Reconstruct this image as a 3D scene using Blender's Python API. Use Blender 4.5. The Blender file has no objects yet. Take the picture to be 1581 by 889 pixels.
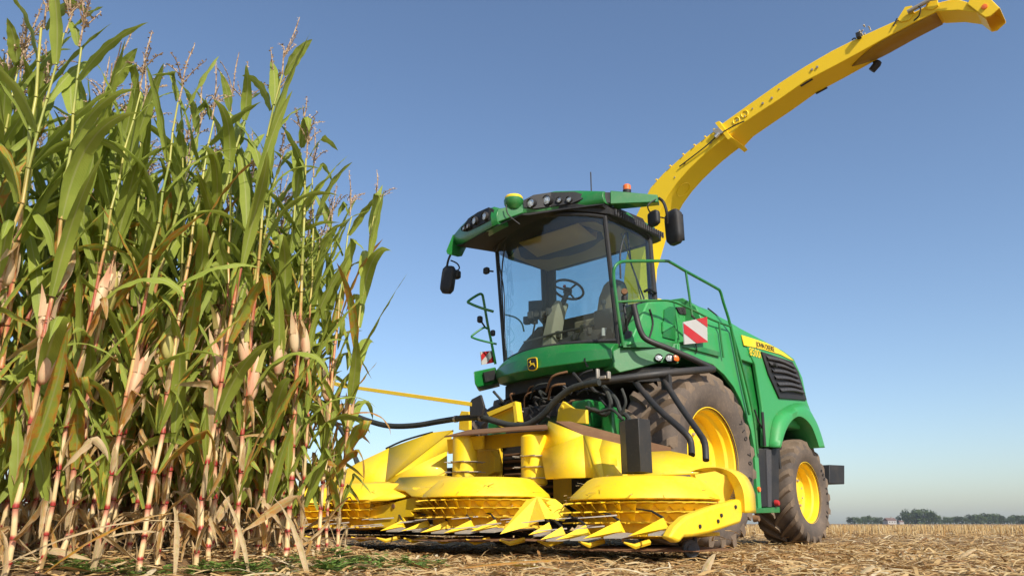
import bpy, bmesh, math, random
from mathutils import Vector, Matrix, noise
R = math.radians
PI = math.pi
sc = bpy.context.scene
col = sc.collection

# ---------------------------------------------------------------- camera, world, sun, exposure
FPX = 1170.0; PW, PH = 1581.0, 889.0
PITCH = math.atan((808 - PH/2)/FPX)
CAMZ = 0.29
cam_d = bpy.data.cameras.new('camera'); cam = bpy.data.objects.new('camera', cam_d)
col.objects.link(cam); sc.camera = cam
cam.location = (0, 0, CAMZ); cam.rotation_euler = (PI/2 + PITCH, 0, 0)
cam_d.sensor_width = 36; cam_d.lens = 36*FPX/PW; cam_d.clip_end = 6000; cam_d.clip_start = 0.05

SUN_AZ, SUN_EL = R(152), R(38)
w = bpy.data.worlds.new('World'); sc.world = w; w.use_nodes = True
nt = w.node_tree; bg = nt.nodes['Background']
sky = nt.nodes.new('ShaderNodeTexSky'); sky.sky_type = 'NISHITA'; sky.sun_disc = False
sky.sun_elevation = SUN_EL; sky.sun_rotation = SUN_AZ
sky.air_density = 1.0; sky.dust_density = 1.2; sky.ozone_density = 3.0; sky.altitude = 50
nt.links.new(sky.outputs[0], bg.inputs[0]); bg.inputs[1].default_value = 0.15
sd = bpy.data.lights.new('sun', 'SUN'); sd.energy = 5.0; sd.angle = R(0.55); sd.color = (1, 0.93, 0.82)
sun = bpy.data.objects.new('sun', sd); col.objects.link(sun)
sdir = Vector((math.sin(SUN_AZ)*math.cos(SUN_EL), math.cos(SUN_AZ)*math.cos(SUN_EL), math.sin(SUN_EL)))
sun.rotation_euler = sdir.to_track_quat('Z', 'Y').to_euler(); sun.location = sdir*30
vs = sc.view_settings; vs.view_transform = 'Standard'; vs.look = 'None'; vs.exposure = 0.16; vs.gamma = 1
vs.use_curve_mapping = False

# ---------------------------------------------------------------- materials
MATS = {}
def nodes_of(name):
    m = bpy.data.materials.new(name); m.use_nodes = True
    t = m.node_tree; b = t.nodes['Principled BSDF']; MATS[name] = m
    return m, t, b
def N(t, kind, **k):
    n = t.nodes.new(kind)
    for a, v in k.items(): setattr(n, a, v)
    return n
def ramp(t, stops, interp='LINEAR'):
    r = N(t, 'ShaderNodeValToRGB'); e = r.color_ramp; e.interpolation = interp
    while len(e.elements) < len(stops): e.elements.new(0.5)
    for i, (p, c) in enumerate(stops):
        e.elements[i].position = p; e.elements[i].color = (*c, 1) if len(c) == 3 else c
    return r
def mixc(t, fac, a, b, mode='MIX'):
    m = N(t, 'ShaderNodeMix'); m.data_type = 'RGBA'; m.blend_type = mode
    for sock, v in ((m.inputs[0], fac), (m.inputs[6], a), (m.inputs[7], b)):
        if hasattr(v, 'links') or isinstance(v, bpy.types.NodeSocket): t.links.new(v, sock)
        elif isinstance(v, (int, float)): sock.default_value = v
        else: sock.default_value = (*v, 1)
    return m.outputs[2]
def noise_n(t, scale, detail=4, rough=0.55, coord='Object', stretch=None):
    tc = N(t, 'ShaderNodeTexCoord'); nz = N(t, 'ShaderNodeTexNoise')
    nz.inputs['Scale'].default_value = scale; nz.inputs['Detail'].default_value = detail; nz.inputs['Roughness'].default_value = rough
    if stretch:
        mp = N(t, 'ShaderNodeMapping'); mp.inputs['Scale'].default_value = stretch
        t.links.new(tc.outputs[coord], mp.inputs[0]); t.links.new(mp.outputs[0], nz.inputs['Vector'])
    else: t.links.new(tc.outputs[coord], nz.inputs['Vector'])
    return nz
def bump(t, b, src, strength=0.3, dist=0.01):
    bp = N(t, 'ShaderNodeBump'); bp.inputs['Strength'].default_value = strength; bp.inputs['Distance'].default_value = dist
    t.links.new(src, bp.inputs['Height']); t.links.new(bp.outputs[0], b.inputs['Normal'])
def paint(name, c, rough=0.35, dust=0.35, dustc=(0.30, 0.24, 0.16), metal=0.0, coat=0.0, low=0.5, spec=0.5):
    m, t, b = nodes_of(name)
    n1 = noise_n(t, 2.3, 6, 0.65); n2 = noise_n(t, 38, 3)
    r1 = ramp(t, [(low, (0, 0, 0)), (min(1, low+0.35), (dust,)*3)]); t.links.new(n1.outputs[0], r1.inputs[0])
    r2 = ramp(t, [(0.55, (0, 0, 0)), (0.75, (dust*0.5,)*3)]); t.links.new(n2.outputs[0], r2.inputs[0])
    f = mixc(t, 1.0, r1.outputs[0], r2.outputs[0], 'ADD')
    t.links.new(mixc(t, f, c, dustc), b.inputs['Base Color'])
    rr = N(t, 'ShaderNodeMapRange'); rr.inputs['To Min'].default_value = rough; rr.inputs['To Max'].default_value = min(1, rough+0.45)
    t.links.new(n1.outputs[0], rr.inputs[0]); t.links.new(rr.outputs[0], b.inputs['Roughness'])
    b.inputs['Metallic'].default_value = metal; b.inputs['Coat Weight'].default_value = coat
    b.inputs['Specular IOR Level'].default_value = spec
    bump(t, b, n1.outputs[0], 0.08, 0.02)
    return m
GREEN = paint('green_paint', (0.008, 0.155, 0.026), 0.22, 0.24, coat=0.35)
GREEN_LIT = paint('green_paint_sunlit', (0.030, 0.285, 0.07), 0.30, 0.25, coat=0.25)  # same green paint, lightened so the colour carries the sun on the side
YEL = paint('yellow_paint', (0.90, 0.60, 0.006), 0.36, 0.34, dustc=(0.46, 0.32, 0.12), coat=0.12, low=0.43)
YELD = paint('dusty_yellow_paint', (0.82, 0.52, 0.01), 0.5, 0.5, dustc=(0.40, 0.27, 0.10), low=0.42)
CHUTE_SHADE = paint('chute_shade_paint', (0.36, 0.19, 0.01), 0.6, 0.4)  # brownish yellow that paints the shade inside the open chute
SPY = paint('spout_yellow_paint', (0.92, 0.60, 0.005), 0.4, 0.12, dustc=(0.45, 0.3, 0.1), coat=0.1)
BLK = paint('black_plastic', (0.013, 0.013, 0.014), 0.42, 0.12)
BLKM = paint('black_frame_paint', (0.02, 0.019, 0.018), 0.35, 0.35, dustc=(0.13, 0.09, 0.06))
GRY = paint('grey_vent_plastic', (0.045, 0.045, 0.05), 0.5, 0.2)
HOSE = paint('hose_rubber', (0.02, 0.024, 0.02), 0.5, 0.2)
RUBBER = paint('dusty_tyre_rubber', (0.10, 0.075, 0.053), 0.8, 0.9, dustc=(0.22, 0.16, 0.11), low=0.28, spec=0.25)
SIDEW = paint('tyre_sidewall_rubber', (0.075, 0.060, 0.050), 0.65, 0.8, dustc=(0.18, 0.135, 0.10), low=0.33, spec=0.3)
STEEL = paint('worn_steel', (0.42, 0.38, 0.32), 0.4, 0.5, dustc=(0.25, 0.15, 0.07), metal=0.6)
RUST = paint('rusty_steel', (0.16, 0.075, 0.03), 0.7, 0.6, dustc=(0.30, 0.19, 0.08))
DARK = paint('grimy_dark_steel', (0.016, 0.015, 0.014), 0.55, 0.45, dustc=(0.10, 0.075, 0.05))
CHROME = paint('bright_metal', (0.7, 0.7, 0.68), 0.2, 0.2, metal=0.9)
LINER = paint('tan_headliner', (0.38, 0.29, 0.12), 0.9, 0.0)
SEATM = paint('tan_seat_fabric', (0.20, 0.15, 0.09), 0.9, 0.1)
TRIM = paint('dark_cab_trim', (0.022, 0.020, 0.017), 0.6, 0.2)
TRIM2 = paint('beige_cab_trim', (0.21, 0.19, 0.13), 0.6, 0.1)
WHITE = paint('white_reflective', (0.42, 0.41, 0.39), 0.4, 0.2)
RED = paint('red_reflective', (0.42, 0.012, 0.014), 0.35, 0.15)
AMBER = paint('amber_plastic', (0.85, 0.16, 0.01), 0.2, 0.05, coat=0.5)
LETT = paint('dark_lettering', (0.02, 0.03, 0.02), 0.5, 0.0)
def lens_mat():
    m, t, b = nodes_of('lamp_lens'); b.inputs['Base Color'].default_value = (0.75, 0.76, 0.74, 1)
    b.inputs['Roughness'].default_value = 0.12; b.inputs['Metallic'].default_value = 0.55; b.inputs['Coat Weight'].default_value = 1
    v = N(t, 'ShaderNodeTexVoronoi'); v.inputs['Scale'].default_value = 60; tc = N(t, 'ShaderNodeTexCoord')
    t.links.new(tc.outputs['Object'], v.inputs['Vector']); bump(t, b, v.outputs[0], 0.5, 0.01); return m
LENS = lens_mat()
def glass_mat(name='cab_glass', tint=(0.80, 0.88, 0.87), base=0.10, dirt=0.035):
    m, t, b = nodes_of(name); t.nodes.remove(b); out = t.nodes['Material Output']
    tr = N(t, 'ShaderNodeBsdfTransparent'); tr.inputs[0].default_value = (*tint, 1)
    gl = N(t, 'ShaderNodeBsdfGlossy'); gl.inputs['Roughness'].default_value = 0.03; gl.inputs[0].default_value = (0.9, 0.95, 1, 1)
    df = N(t, 'ShaderNodeBsdfDiffuse'); df.inputs[0].default_value = (0.55, 0.5, 0.4, 1)
    lw = N(t, 'ShaderNodeLayerWeight'); lw.inputs[0].default_value = 0.5
    pw = N(t, 'ShaderNodeMath', operation='POWER'); t.links.new(lw.outputs['Facing'], pw.inputs[0]); pw.inputs[1].default_value = 5
    fr = N(t, 'ShaderNodeMath', operation='MULTIPLY_ADD'); t.links.new(pw.outputs[0], fr.inputs[0]); fr.inputs[1].default_value = 0.9; fr.inputs[2].default_value = 0.045
    m1 = N(t, 'ShaderNodeMixShader'); m2 = N(t, 'ShaderNodeMixShader')
    nz = noise_n(t, 3.0, 6, 0.7); rp = ramp(t, [(0.45, (0.015,)*3), (0.8, (dirt,)*3)]); t.links.new(nz.outputs[0], rp.inputs[0])
    t.links.new(rp.outputs[0], m1.inputs[0]); t.links.new(tr.outputs[0], m1.inputs[1]); t.links.new(df.outputs[0], m1.inputs[2])
    t.links.new(fr.outputs[0], m2.inputs[0]); t.links.new(m1.outputs[0], m2.inputs[1]); t.links.new(gl.outputs[0], m2.inputs[2])
    t.links.new(m2.outputs[0], out.inputs[0]); return m
GLASS = glass_mat()
SGLASS = glass_mat('side_glass', (0.68, 0.83, 0.86), 0.1, 0.04)
def mirror_mat():
    m, t, b = nodes_of('mirror_glass'); b.inputs['Metallic'].default_value = 1; b.inputs['Roughness'].default_value = 0.05
    b.inputs['Base Color'].default_value = (0.7, 0.7, 0.7, 1); return m
MIRR = mirror_mat()

def attr(t, name):
    a = N(t, 'ShaderNodeAttribute'); a.attribute_name = name; return a
def add_translucent(t, b, colsock, fac):
    out = t.nodes['Material Output']; tl = N(t, 'ShaderNodeBsdfTranslucent'); mx = N(t, 'ShaderNodeMixShader')
    t.links.new(colsock, tl.inputs[0]); mx.inputs[0].default_value = fac
    t.links.new(b.outputs[0], mx.inputs[1]); t.links.new(tl.outputs[0], mx.inputs[2]); t.links.new(mx.outputs[0], out.inputs[0])
def leaf_mat():
    m, t, b = nodes_of('maize_leaf')
    u = N(t, 'ShaderNodeUVMap'); sep = N(t, 'ShaderNodeSeparateXYZ'); t.links.new(u.outputs[0], sep.inputs[0])
    age = attr(t, 'age'); oi = N(t, 'ShaderNodeObjectInfo')
    n1 = noise_n(t, 4, 5, 0.6); n2 = noise_n(t, 22, 4, 0.6)
    g = mixc(t, n1.outputs[0], (0.155, 0.235, 0.024), (0.46, 0.51, 0.08))
    g = mixc(t, oi.outputs['Random'], g, mixc(t, 0.5, g, (0.27, 0.32, 0.05)))
    # age pushes green to yellow, orange and tan
    ad = N(t, 'ShaderNodeMath', operation='MULTIPLY_ADD'); t.links.new(n2.outputs[0], ad.inputs[0]); ad.inputs[1].default_value = 0.9
    sb = N(t, 'ShaderNodeMath', operation='ADD'); t.links.new(age.outputs['Fac'], sb.inputs[0]); sb.inputs[1].default_value = -0.45
    # margins and tips wither first
    ed = N(t, 'ShaderNodeMath', operation='SUBTRACT'); t.links.new(sep.outputs[0], ed.inputs[0]); ed.inputs[1].default_value = 0.5
    ea = N(t, 'ShaderNodeMath', operation='ABSOLUTE'); t.links.new(ed.outputs[0], ea.inputs[0])
    e3 = N(t, 'ShaderNodeMath', operation='POWER'); t.links.new(ea.outputs[0], e3.inputs[0]); e3.inputs[1].default_value = 3
    e4 = N(t, 'ShaderNodeMath', operation='MULTIPLY_ADD'); t.links.new(e3.outputs[0], e4.inputs[0]); e4.inputs[1].default_value = 1.6
    t.links.new(sb.outputs[0], e4.inputs[2]); t.links.new(e4.outputs[0], ad.inputs[2])
    rp = ramp(t, [(0.0, (0, 0, 0)), (0.30, (0, 0, 0)), (0.46, (1, 1, 1))]); t.links.new(ad.outputs[0], rp.inputs[0])
    ry = ramp(t, [(0.3, (0.50, 0.40, 0.04)), (0.5, (0.50, 0.22, 0.03)), (0.75, (0.52, 0.32, 0.13)), (1.0, (0.62, 0.46, 0.26))]); t.links.new(ad.outputs[0], ry.inputs[0])
    c = mixc(t, rp.outputs[0], g, ry.outputs[0])
    # pale midrib and parallel veins
    mr = ramp(t, [(0.0, (1, 1, 1)), (0.035, (1, 1, 1)), (0.07, (0, 0, 0))]); t.links.new(ea.outputs[0], mr.inputs[0])
    mf = N(t, 'ShaderNodeMath', operation='MULTIPLY'); t.links.new(mr.outputs[0], mf.inputs[0]); mf.inputs[1].default_value = 0.62
    c = mixc(t, mf.outputs[0], c, (0.42, 0.44, 0.16))
    wv = N(t, 'ShaderNodeMath', operation='MULTIPLY'); t.links.new(sep.outputs[0], wv.inputs[0]); wv.inputs[1].default_value = 95
    sn = N(t, 'ShaderNodeMath', operation='SINE'); t.links.new(wv.outputs[0], sn.inputs[0])
    t.links.new(c, b.inputs['Base Color']); b.inputs['Roughness'].default_value = 0.52; b.inputs['Specular IOR Level'].default_value = 0.35
    hs = N(t, 'ShaderNodeMath', operation='MULTIPLY_ADD'); t.links.new(n2.outputs[0], hs.inputs[0]); hs.inputs[1].default_value = 2.0; t.links.new(sn.outputs[0], hs.inputs[2])
    bump(t, b, hs.outputs[0], 0.35, 0.004)
    add_translucent(t, b, c, 0.34); return m
def stalk_mat():
    m, t, b = nodes_of('maize_stalk')
    ph = attr(t, 'phase'); hh = attr(t, 'rise'); n = noise_n(t, 9, 4, 0.6, stretch=(1, 1, 0.25)); oi = N(t, 'ShaderNodeObjectInfo')
    lowc = ramp(t, [(0.0, (0.28, 0.02, 0.015)), (0.07, (0.34, 0.03, 0.02)), (0.16, (0.60, 0.42, 0.19)), (0.62, (0.68, 0.52, 0.27)), (0.80, (0.56, 0.28, 0.16)), (1.0, (0.32, 0.06, 0.04))])
    ad = N(t, 'ShaderNodeMath', operation='MULTIPLY_ADD'); t.links.new(n.outputs[0], ad.inputs[0]); ad.inputs[1].default_value = 0.5
    s2 = N(t, 'ShaderNodeMath', operation='SUBTRACT'); t.links.new(ph.outputs['Fac'], s2.inputs[0]); s2.inputs[1].default_value = 0.25
    t.links.new(s2.outputs[0], ad.inputs[2]); t.links.new(ad.outputs[0], lowc.inputs[0])
    red = ramp(t, [(0.36, (0.52, 0.44, 0.15)), (0.45, (0.58, 0.32, 0.12)), (0.53, (0.42, 0.11, 0.05)), (0.75, (0.24, 0.03, 0.03))])
    nr = noise_n(t, 7, 6, 0.7, coord='Object', stretch=(3, 3, .6)); t.links.new(nr.outputs[0], red.inputs[0])
    gr = ramp(t, [(0.3, (0.16, 0.24, 0.04)), (0.6, (0.46, 0.42, 0.09))]); t.links.new(n.outputs[0], gr.inputs[0])
    f1 = ramp(t, [(0.24, (0, 0, 0)), (0.38, (1, 1, 1))]); t.links.new(hh.outputs['Fac'], f1.inputs[0])
    f2 = ramp(t, [(0.55, (0, 0, 0)), (0.75, (1, 1, 1))]); t.links.new(hh.outputs['Fac'], f2.inputs[0])
    c = mixc(t, f1.outputs[0], lowc.outputs[0], red.outputs[0]); c = mixc(t, f2.outputs[0], c, gr.outputs[0])
    t.links.new(c, b.inputs['Base Color']); b.inputs['Roughness'].default_value = 0.42
    bump(t, b, n.outputs[0], 0.3, 0.004); return m
def husk_mat():
    m, t, b = nodes_of('maize_husk')
    n = noise_n(t, 14, 4, 0.6, stretch=(1, 1, 0.12)); oi = N(t, 'ShaderNodeObjectInfo')
    a = ramp(t, [(0.3, (0.62, 0.20, 0.12)), (0.5, (0.68, 0.46, 0.26)), (0.7, (0.72, 0.58, 0.34))]); t.links.new(n.outputs[0], a.inputs[0])
    g = ramp(t, [(0.35, (0.30, 0.34, 0.05)), (0.65, (0.60, 0.50, 0.16))]); t.links.new(n.outputs[0], g.inputs[0])
    rr = ramp(t, [(0.68, (0, 0, 0)), (0.8, (1, 1, 1))]); t.links.new(oi.outputs['Random'], rr.inputs[0])
    c = mixc(t, rr.outputs[0], a.outputs[0], g.outputs[0])
    t.links.new(c, b.inputs['Base Color']); b.inputs['Roughness'].default_value = 0.6; bump(t, b, n.outputs[0], 0.6, 0.006)
    add_translucent(t, b, c, 0.15); return m
def tassel_mat():
    m, t, b = nodes_of('maize_tassel'); n = noise_n(t, 60, 2)
    a = ramp(t, [(0.35, (0.20, 0.11, 0.06)), (0.6, (0.50, 0.36, 0.22))]); t.links.new(n.outputs[0], a.inputs[0])
    t.links.new(a.outputs[0], b.inputs['Base Color']); b.inputs['Roughness'].default_value = 0.9; return m
def straw_mat():
    m, t, b = nodes_of('straw'); a = attr(t, 'tone'); n = noise_n(t, 30, 3)
    r = ramp(t, [(0.0, (0.17, 0.07, 0.025)), (0.25, (0.38, 0.20, 0.07)), (0.55, (0.60, 0.39, 0.155)), (0.85, (0.72, 0.54, 0.26)), (1.0, (0.78, 0.66, 0.42))]); t.links.new(a.outputs['Fac'], r.inputs[0])
    c = mixc(t, n.outputs[0], r.outputs[0], mixc(t, 0.55, r.outputs[0], (0.25, 0.13, 0.05)))
    t.links.new(c, b.inputs['Base Color']); b.inputs['Roughness'].default_value = 0.7; b.inputs['Specular IOR Level'].default_value = 0.3
    add_translucent(t, b, c, 0.12); return m
def soil_mat():
    m, t, b = nodes_of('stubble_soil')
    n1 = noise_n(t, 1.2, 8, 0.7); n2 = noise_n(t, 30, 6, 0.7); n3 = noise_n(t, 9, 5, 0.7, stretch=(1, 0.6, 1))
    a = ramp(t, [(0.3, (0.13, 0.085, 0.048)), (0.7, (0.26, 0.17, 0.09))]); t.links.new(n1.outputs[0], a.inputs[0])
    s = ramp(t, [(0.48, (0, 0, 0)), (0.58, (1, 1, 1))]); t.links.new(n2.outputs[0], s.inputs[0])
    s3 = ramp(t, [(0.35, (0.28, 0.15, 0.06)), (0.7, (0.50, 0.34, 0.15))]); t.links.new(n3.outputs[0], s3.inputs[0])
    c = mixc(t, s.outputs[0], a.outputs[0], s3.outputs[0])
    t.links.new(c, b.inputs['Base Color']); b.inputs['Roughness'].default_value = 0.95; b.inputs['Specular IOR Level'].default_value = 0.1
    bump(t, b, n2.outputs[0], 0.9, 0.03); return m
def foliage_mat(name, c1, c2):
    m, t, b = nodes_of(name); oi = N(t, 'ShaderNodeObjectInfo'); a = attr(t, 'tone')
    c = mixc(t, a.outputs['Fac'], c1, c2); t.links.new(c, b.inputs['Base Color']); b.inputs['Roughness'].default_value = 0.7
    b.inputs['Specular IOR Level'].default_value = 0.2
    add_translucent(t, b, c, 0.2); return m
LEAF, STALK, HUSK, TASS, STRAW, SOIL = leaf_mat(), stalk_mat(), husk_mat(), tassel_mat(), straw_mat(), soil_mat()
TREEL = foliage_mat('tree_foliage', (0.035, 0.058, 0.022), (0.10, 0.135, 0.045))
WEED = foliage_mat('weed_foliage', (0.08, 0.15, 0.025), (0.20, 0.29, 0.06))
BARK = paint('bark', (0.08, 0.06, 0.045), 0.9, 0.2)
WALLM = paint('house_plaster', (0.36, 0.34, 0.32), 0.9, 0.1)
ROOFM = paint('roof_tiles', (0.13, 0.075, 0.06), 0.8, 0.1)

# ---------------------------------------------------------------- mesh helpers
class MB:
    def __init__(s): s.v = []; s.f = []; s.uv = {}; s.at = {}
    def add(s, vs, fs):
        o = len(s.v); s.v += [Vector(q) for q in vs]; s.f += [tuple(i+o for i in f) for f in fs]; return o
    def prism(s, poly, vec):                      # polygon in space pushed along a vector
        n = len(poly); vec = Vector(vec); p = [Vector(q) for q in poly]
        s.add(p + [q+vec for q in p], [tuple(range(n)), tuple(range(2*n-1, n-1, -1))] + [(i, (i+1) % n, n+(i+1) % n, n+i) for i in range(n)]); return s
    def box(s, c, d, rz=0, m=None):
        x, y, z = (q/2 for q in d); M = m or Matrix.Rotation(rz, 3, 'Z'); c = Vector(c)
        vs = [c + M @ Vector((a*x, b*y, e*z)) for a in (-1, 1) for b in (-1, 1) for e in (-1, 1)]
        s.add(vs, [(0, 1, 3, 2), (4, 6, 7, 5), (0, 4, 5, 1), (2, 3, 7, 6), (0, 2, 6, 4), (1, 5, 7, 3)]); return s
    def tube(s, pts, r, n=10, smooth=0):
        P = [Vector(p) for p in pts]
        if smooth: P = spline(P, smooth)
        rs = r if isinstance(r, (list, tuple)) else [r]*len(P)
        if len(rs) != len(P):
            k = len(rs); rs = [rs[min(k-1, int(i*(k-1)/(len(P)-1)))] for i in range(len(P))]
        up = None; rings = []
        for i, p in enumerate(P):
            t = (P[min(i+1, len(P)-1)] - P[max(i-1, 0)]).normalized()
            if up is None:
                up = Vector((0, 0, 1)) if abs(t.z) < 0.9 else Vector((1, 0, 0))
            a = t.cross(up).normalized(); up = a.cross(t).normalized()
            rings.append([p + (a*math.cos(2*PI*k/n) + up*math.sin(2*PI*k/n))*rs[i] for k in range(n)])
        s.loft(rings); return s
    def loft(s, rings, caps=True, closed=False):
        n = len(rings[0]); m = len(rings); vs = [q for r in rings for q in r]; fs = []
        for i in range(m if closed else m-1):
            j = (i+1) % m
            for k in range(n): fs.append((i*n+k, i*n+(k+1) % n, j*n+(k+1) % n, j*n+k))
        if caps and not closed: fs += [tuple(range(n-1, -1, -1)), tuple(range((m-1)*n, m*n))]
        s.add(vs, fs); return s
    def grid(s, rows):
        n = len(rows[0]); vs = [q for r in rows for q in r]
        s.add(vs, [(i*n+k, i*n+k+1, (i+1)*n+k+1, (i+1)*n+k) for i in range(len(rows)-1) for k in range(n-1)]); return s
    def lathe(s, c, axis, prof, n=32, a0=0, a1=2*PI):   # profile of (radius, height along axis)
        c = Vector(c); ax = Vector(axis).normalized(); u = ax.orthogonal().normalized(); v = ax.cross(u)
        full = abs(a1-a0-2*PI) < 1e-6; k = n if full else n+1
        rings = [[c + ax*h + (u*math.cos(a0+(a1-a0)*i/n) + v*math.sin(a0+(a1-a0)*i/n))*r for (r, h) in prof] for i in range(k)]
        m = len(prof); vs = [q for r in rings for q in r]; fs = []
        for i in range(n):
            j = (i+1) % k
            for q in range(m-1): fs.append((i*m+q, j*m+q, j*m+q+1, i*m+q+1))
        s.add(vs, fs); return s
    def build(s, name, mat, parent=None, bevel=0, smooth=35, solid=0, recalc=True):
        me = bpy.data.meshes.new(name); me.from_pydata([tuple(q) for q in s.v], [], s.f)
        for nm, vals in s.at.items():
            a = me.attributes.new(nm, 'FLOAT', 'POINT'); a.data.foreach_set('value', vals)
        if s.uv:
            l = me.uv_layers.new(name='UVMap'); vi = [0]*len(me.loops); me.loops.foreach_get('vertex_index', vi)
            l.data.foreach_set('uv', [c for i in vi for c in s.uv[i]])
        if recalc:
            bm = bmesh.new(); bm.from_mesh(me); bmesh.ops.recalc_face_normals(bm, faces=bm.faces); bm.to_mesh(me); bm.free()
        me.materials.append(mat)
        if smooth:
            me.shade_smooth(); me.set_sharp_from_angle(angle=R(smooth))
        o = bpy.data.objects.new(name, me); col.objects.link(o)
        if parent: o.parent = parent
        if solid:
            q = o.modifiers.new('thick', 'SOLIDIFY'); q.thickness = solid; q.offset = 0
        if name == '__': pass
        if bevel:
            q = o.modifiers.new('bevel', 'BEVEL'); q.width = bevel; q.segments = 2; q.limit_method = 'ANGLE'; q.angle_limit = R(40); q.harden_normals = False
        return o
def spline(P, k=6):
    out = []
    for i in range(len(P)-1):
        a, b, c, d = P[max(i-1, 0)], P[i], P[i+1], P[min(i+2, len(P)-1)]
        for j in range(k):
            t = j/k
            out.append(0.5*((2*b) + (c-a)*t + (2*a-5*b+4*c-d)*t*t + (-a+3*b-3*c+d)*t**3))
    out.append(P[-1]); return out
def empty(name, loc, rz=0, parent=None):
    o = bpy.data.objects.new(name, None); col.objects.link(o); o.location = loc; o.rotation_euler.z = rz; o.empty_display_size = 0.3
    if parent: o.parent = parent
    return o
def tag(o, label=None, cat=None, group=None, kind=None):
    if label: o['label'] = label
    if cat: o['category'] = cat
    if group: o['group'] = group
    if kind: o['kind'] = kind
    return o

# machine frame: x forward, y to the driver's left, z up; origin on the ground under the front axle
AZ = R(43)
OR = Vector((1.13, 9.84, 0))
ROTZ = math.atan2(-math.cos(AZ), -math.sin(AZ))
Fv = Vector((-math.sin(AZ), -math.cos(AZ), 0)); Lv = Vector((math.cos(AZ), -math.sin(AZ), 0)); Zv = Vector((0, 0, 1))
def ray(px, py):
    a, b = px-PW/2, PH/2-py
    return Vector((a, FPX*math.cos(PITCH)-b*math.sin(PITCH), b*math.cos(PITCH)+FPX*math.sin(PITCH)))/FPX
CL = Vector(((Vector((0, 0, CAMZ))-OR).dot(Fv), (Vector((0, 0, CAMZ))-OR).dot(Lv), CAMZ))
def A(px, py, x=None, y=None, z=None):            # measured point of the machine lying in a plane x, y or z of its own frame
    d = ray(px, py); dl = Vector((d.dot(Fv), d.dot(Lv), d.z))
    i, v = (0, x) if x is not None else (1, y) if y is not None else (2, z)
    return CL + dl*((v-CL[i])/dl[i])
def hit(px, py, p, n):
    d = ray(px, py); dl = Vector((d.dot(Fv), d.dot(Lv), d.z)); return CL + dl*((Vector(p)-CL).dot(n)/dl.dot(n))
def W(px, py, depth):                             # world point at a distance along the view's ground direction
    d = ray(px, py); return Vector((0, 0, CAMZ)) + d*(depth/d.y)
def text_mesh(s, size, mat, parent, name, M, extrude=0.002):
    c = bpy.data.curves.new(name, 'FONT'); c.body = s; c.size = size; c.extrude = extrude; c.align_x = 'CENTER'; c.align_y = 'CENTER'
    t = bpy.data.objects.new(name+'_tmp', c); col.objects.link(t); bpy.context.view_layer.update()
    me = bpy.data.meshes.new_from_object(t.evaluated_get(bpy.context.evaluated_depsgraph_get())); col.objects.unlink(t)
    bpy.data.objects.remove(t); bpy.data.curves.remove(c)
    me.materials.clear(); me.materials.append(mat); me.transform(M); o = bpy.data.objects.new(name, me); col.objects.link(o); o.parent = parent
    return o

# ---------------------------------------------------------------- setting: ground, litter, stubble, far trees
def sstep(a, b, x):
    t = max(0, min(1, (x-a)/(b-a))); return t*t*(3-2*t)
# the standing maize is bounded by an edge from E0 to E1 and on to E2
E0, E1, E2 = Vector((-4.95, 1.5)), Vector((-1.31, 5.68)), Vector((-2.45, 8.2))
def inside(x, y):                                 # signed distance into the maize block
    p = Vector((x, y)); d = (E1-E0).normalized(); n = Vector((-d.y, d.x)); a = (p-E0).dot(n)
    d2 = (E2-E1).normalized(); n2 = Vector((-d2.y, d2.x)); b = (p-E1).dot(n2)
    return min(a, b)
def G(x, y):
    s = 0.10*sstep(-0.9, 0.1, inside(x, y))
    a = 0.022*noise.noise(Vector((x*1.3, y*1.3, 0))) + 0.016*noise.noise(Vector((x*4.5, y*4.5, 3)))
    far = 1-sstep(25, 60, math.hypot(x, y))
    return s + a*far
def axis_vals(lo, hi, step, far, n):
    k = int((hi-lo)/step); v = [lo+step*i for i in range(k+1)]
    for i in range(1, n+1):
        f = (i/n)**3.2; v.append(hi+(far-hi)*f); v.insert(0, lo-(far-abs(lo))*f)
    return sorted(v)
xs = axis_vals(-7, 9, 0.13, 4000, 26); ys = axis_vals(1.5, 15, 0.13, 4000, 26)
g = MB(); g.grid([[Vector((x, y, G(x, y))) for x in xs] for y in ys])
tag(g.build('ground', SOIL, smooth=180), kind='structure')

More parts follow.
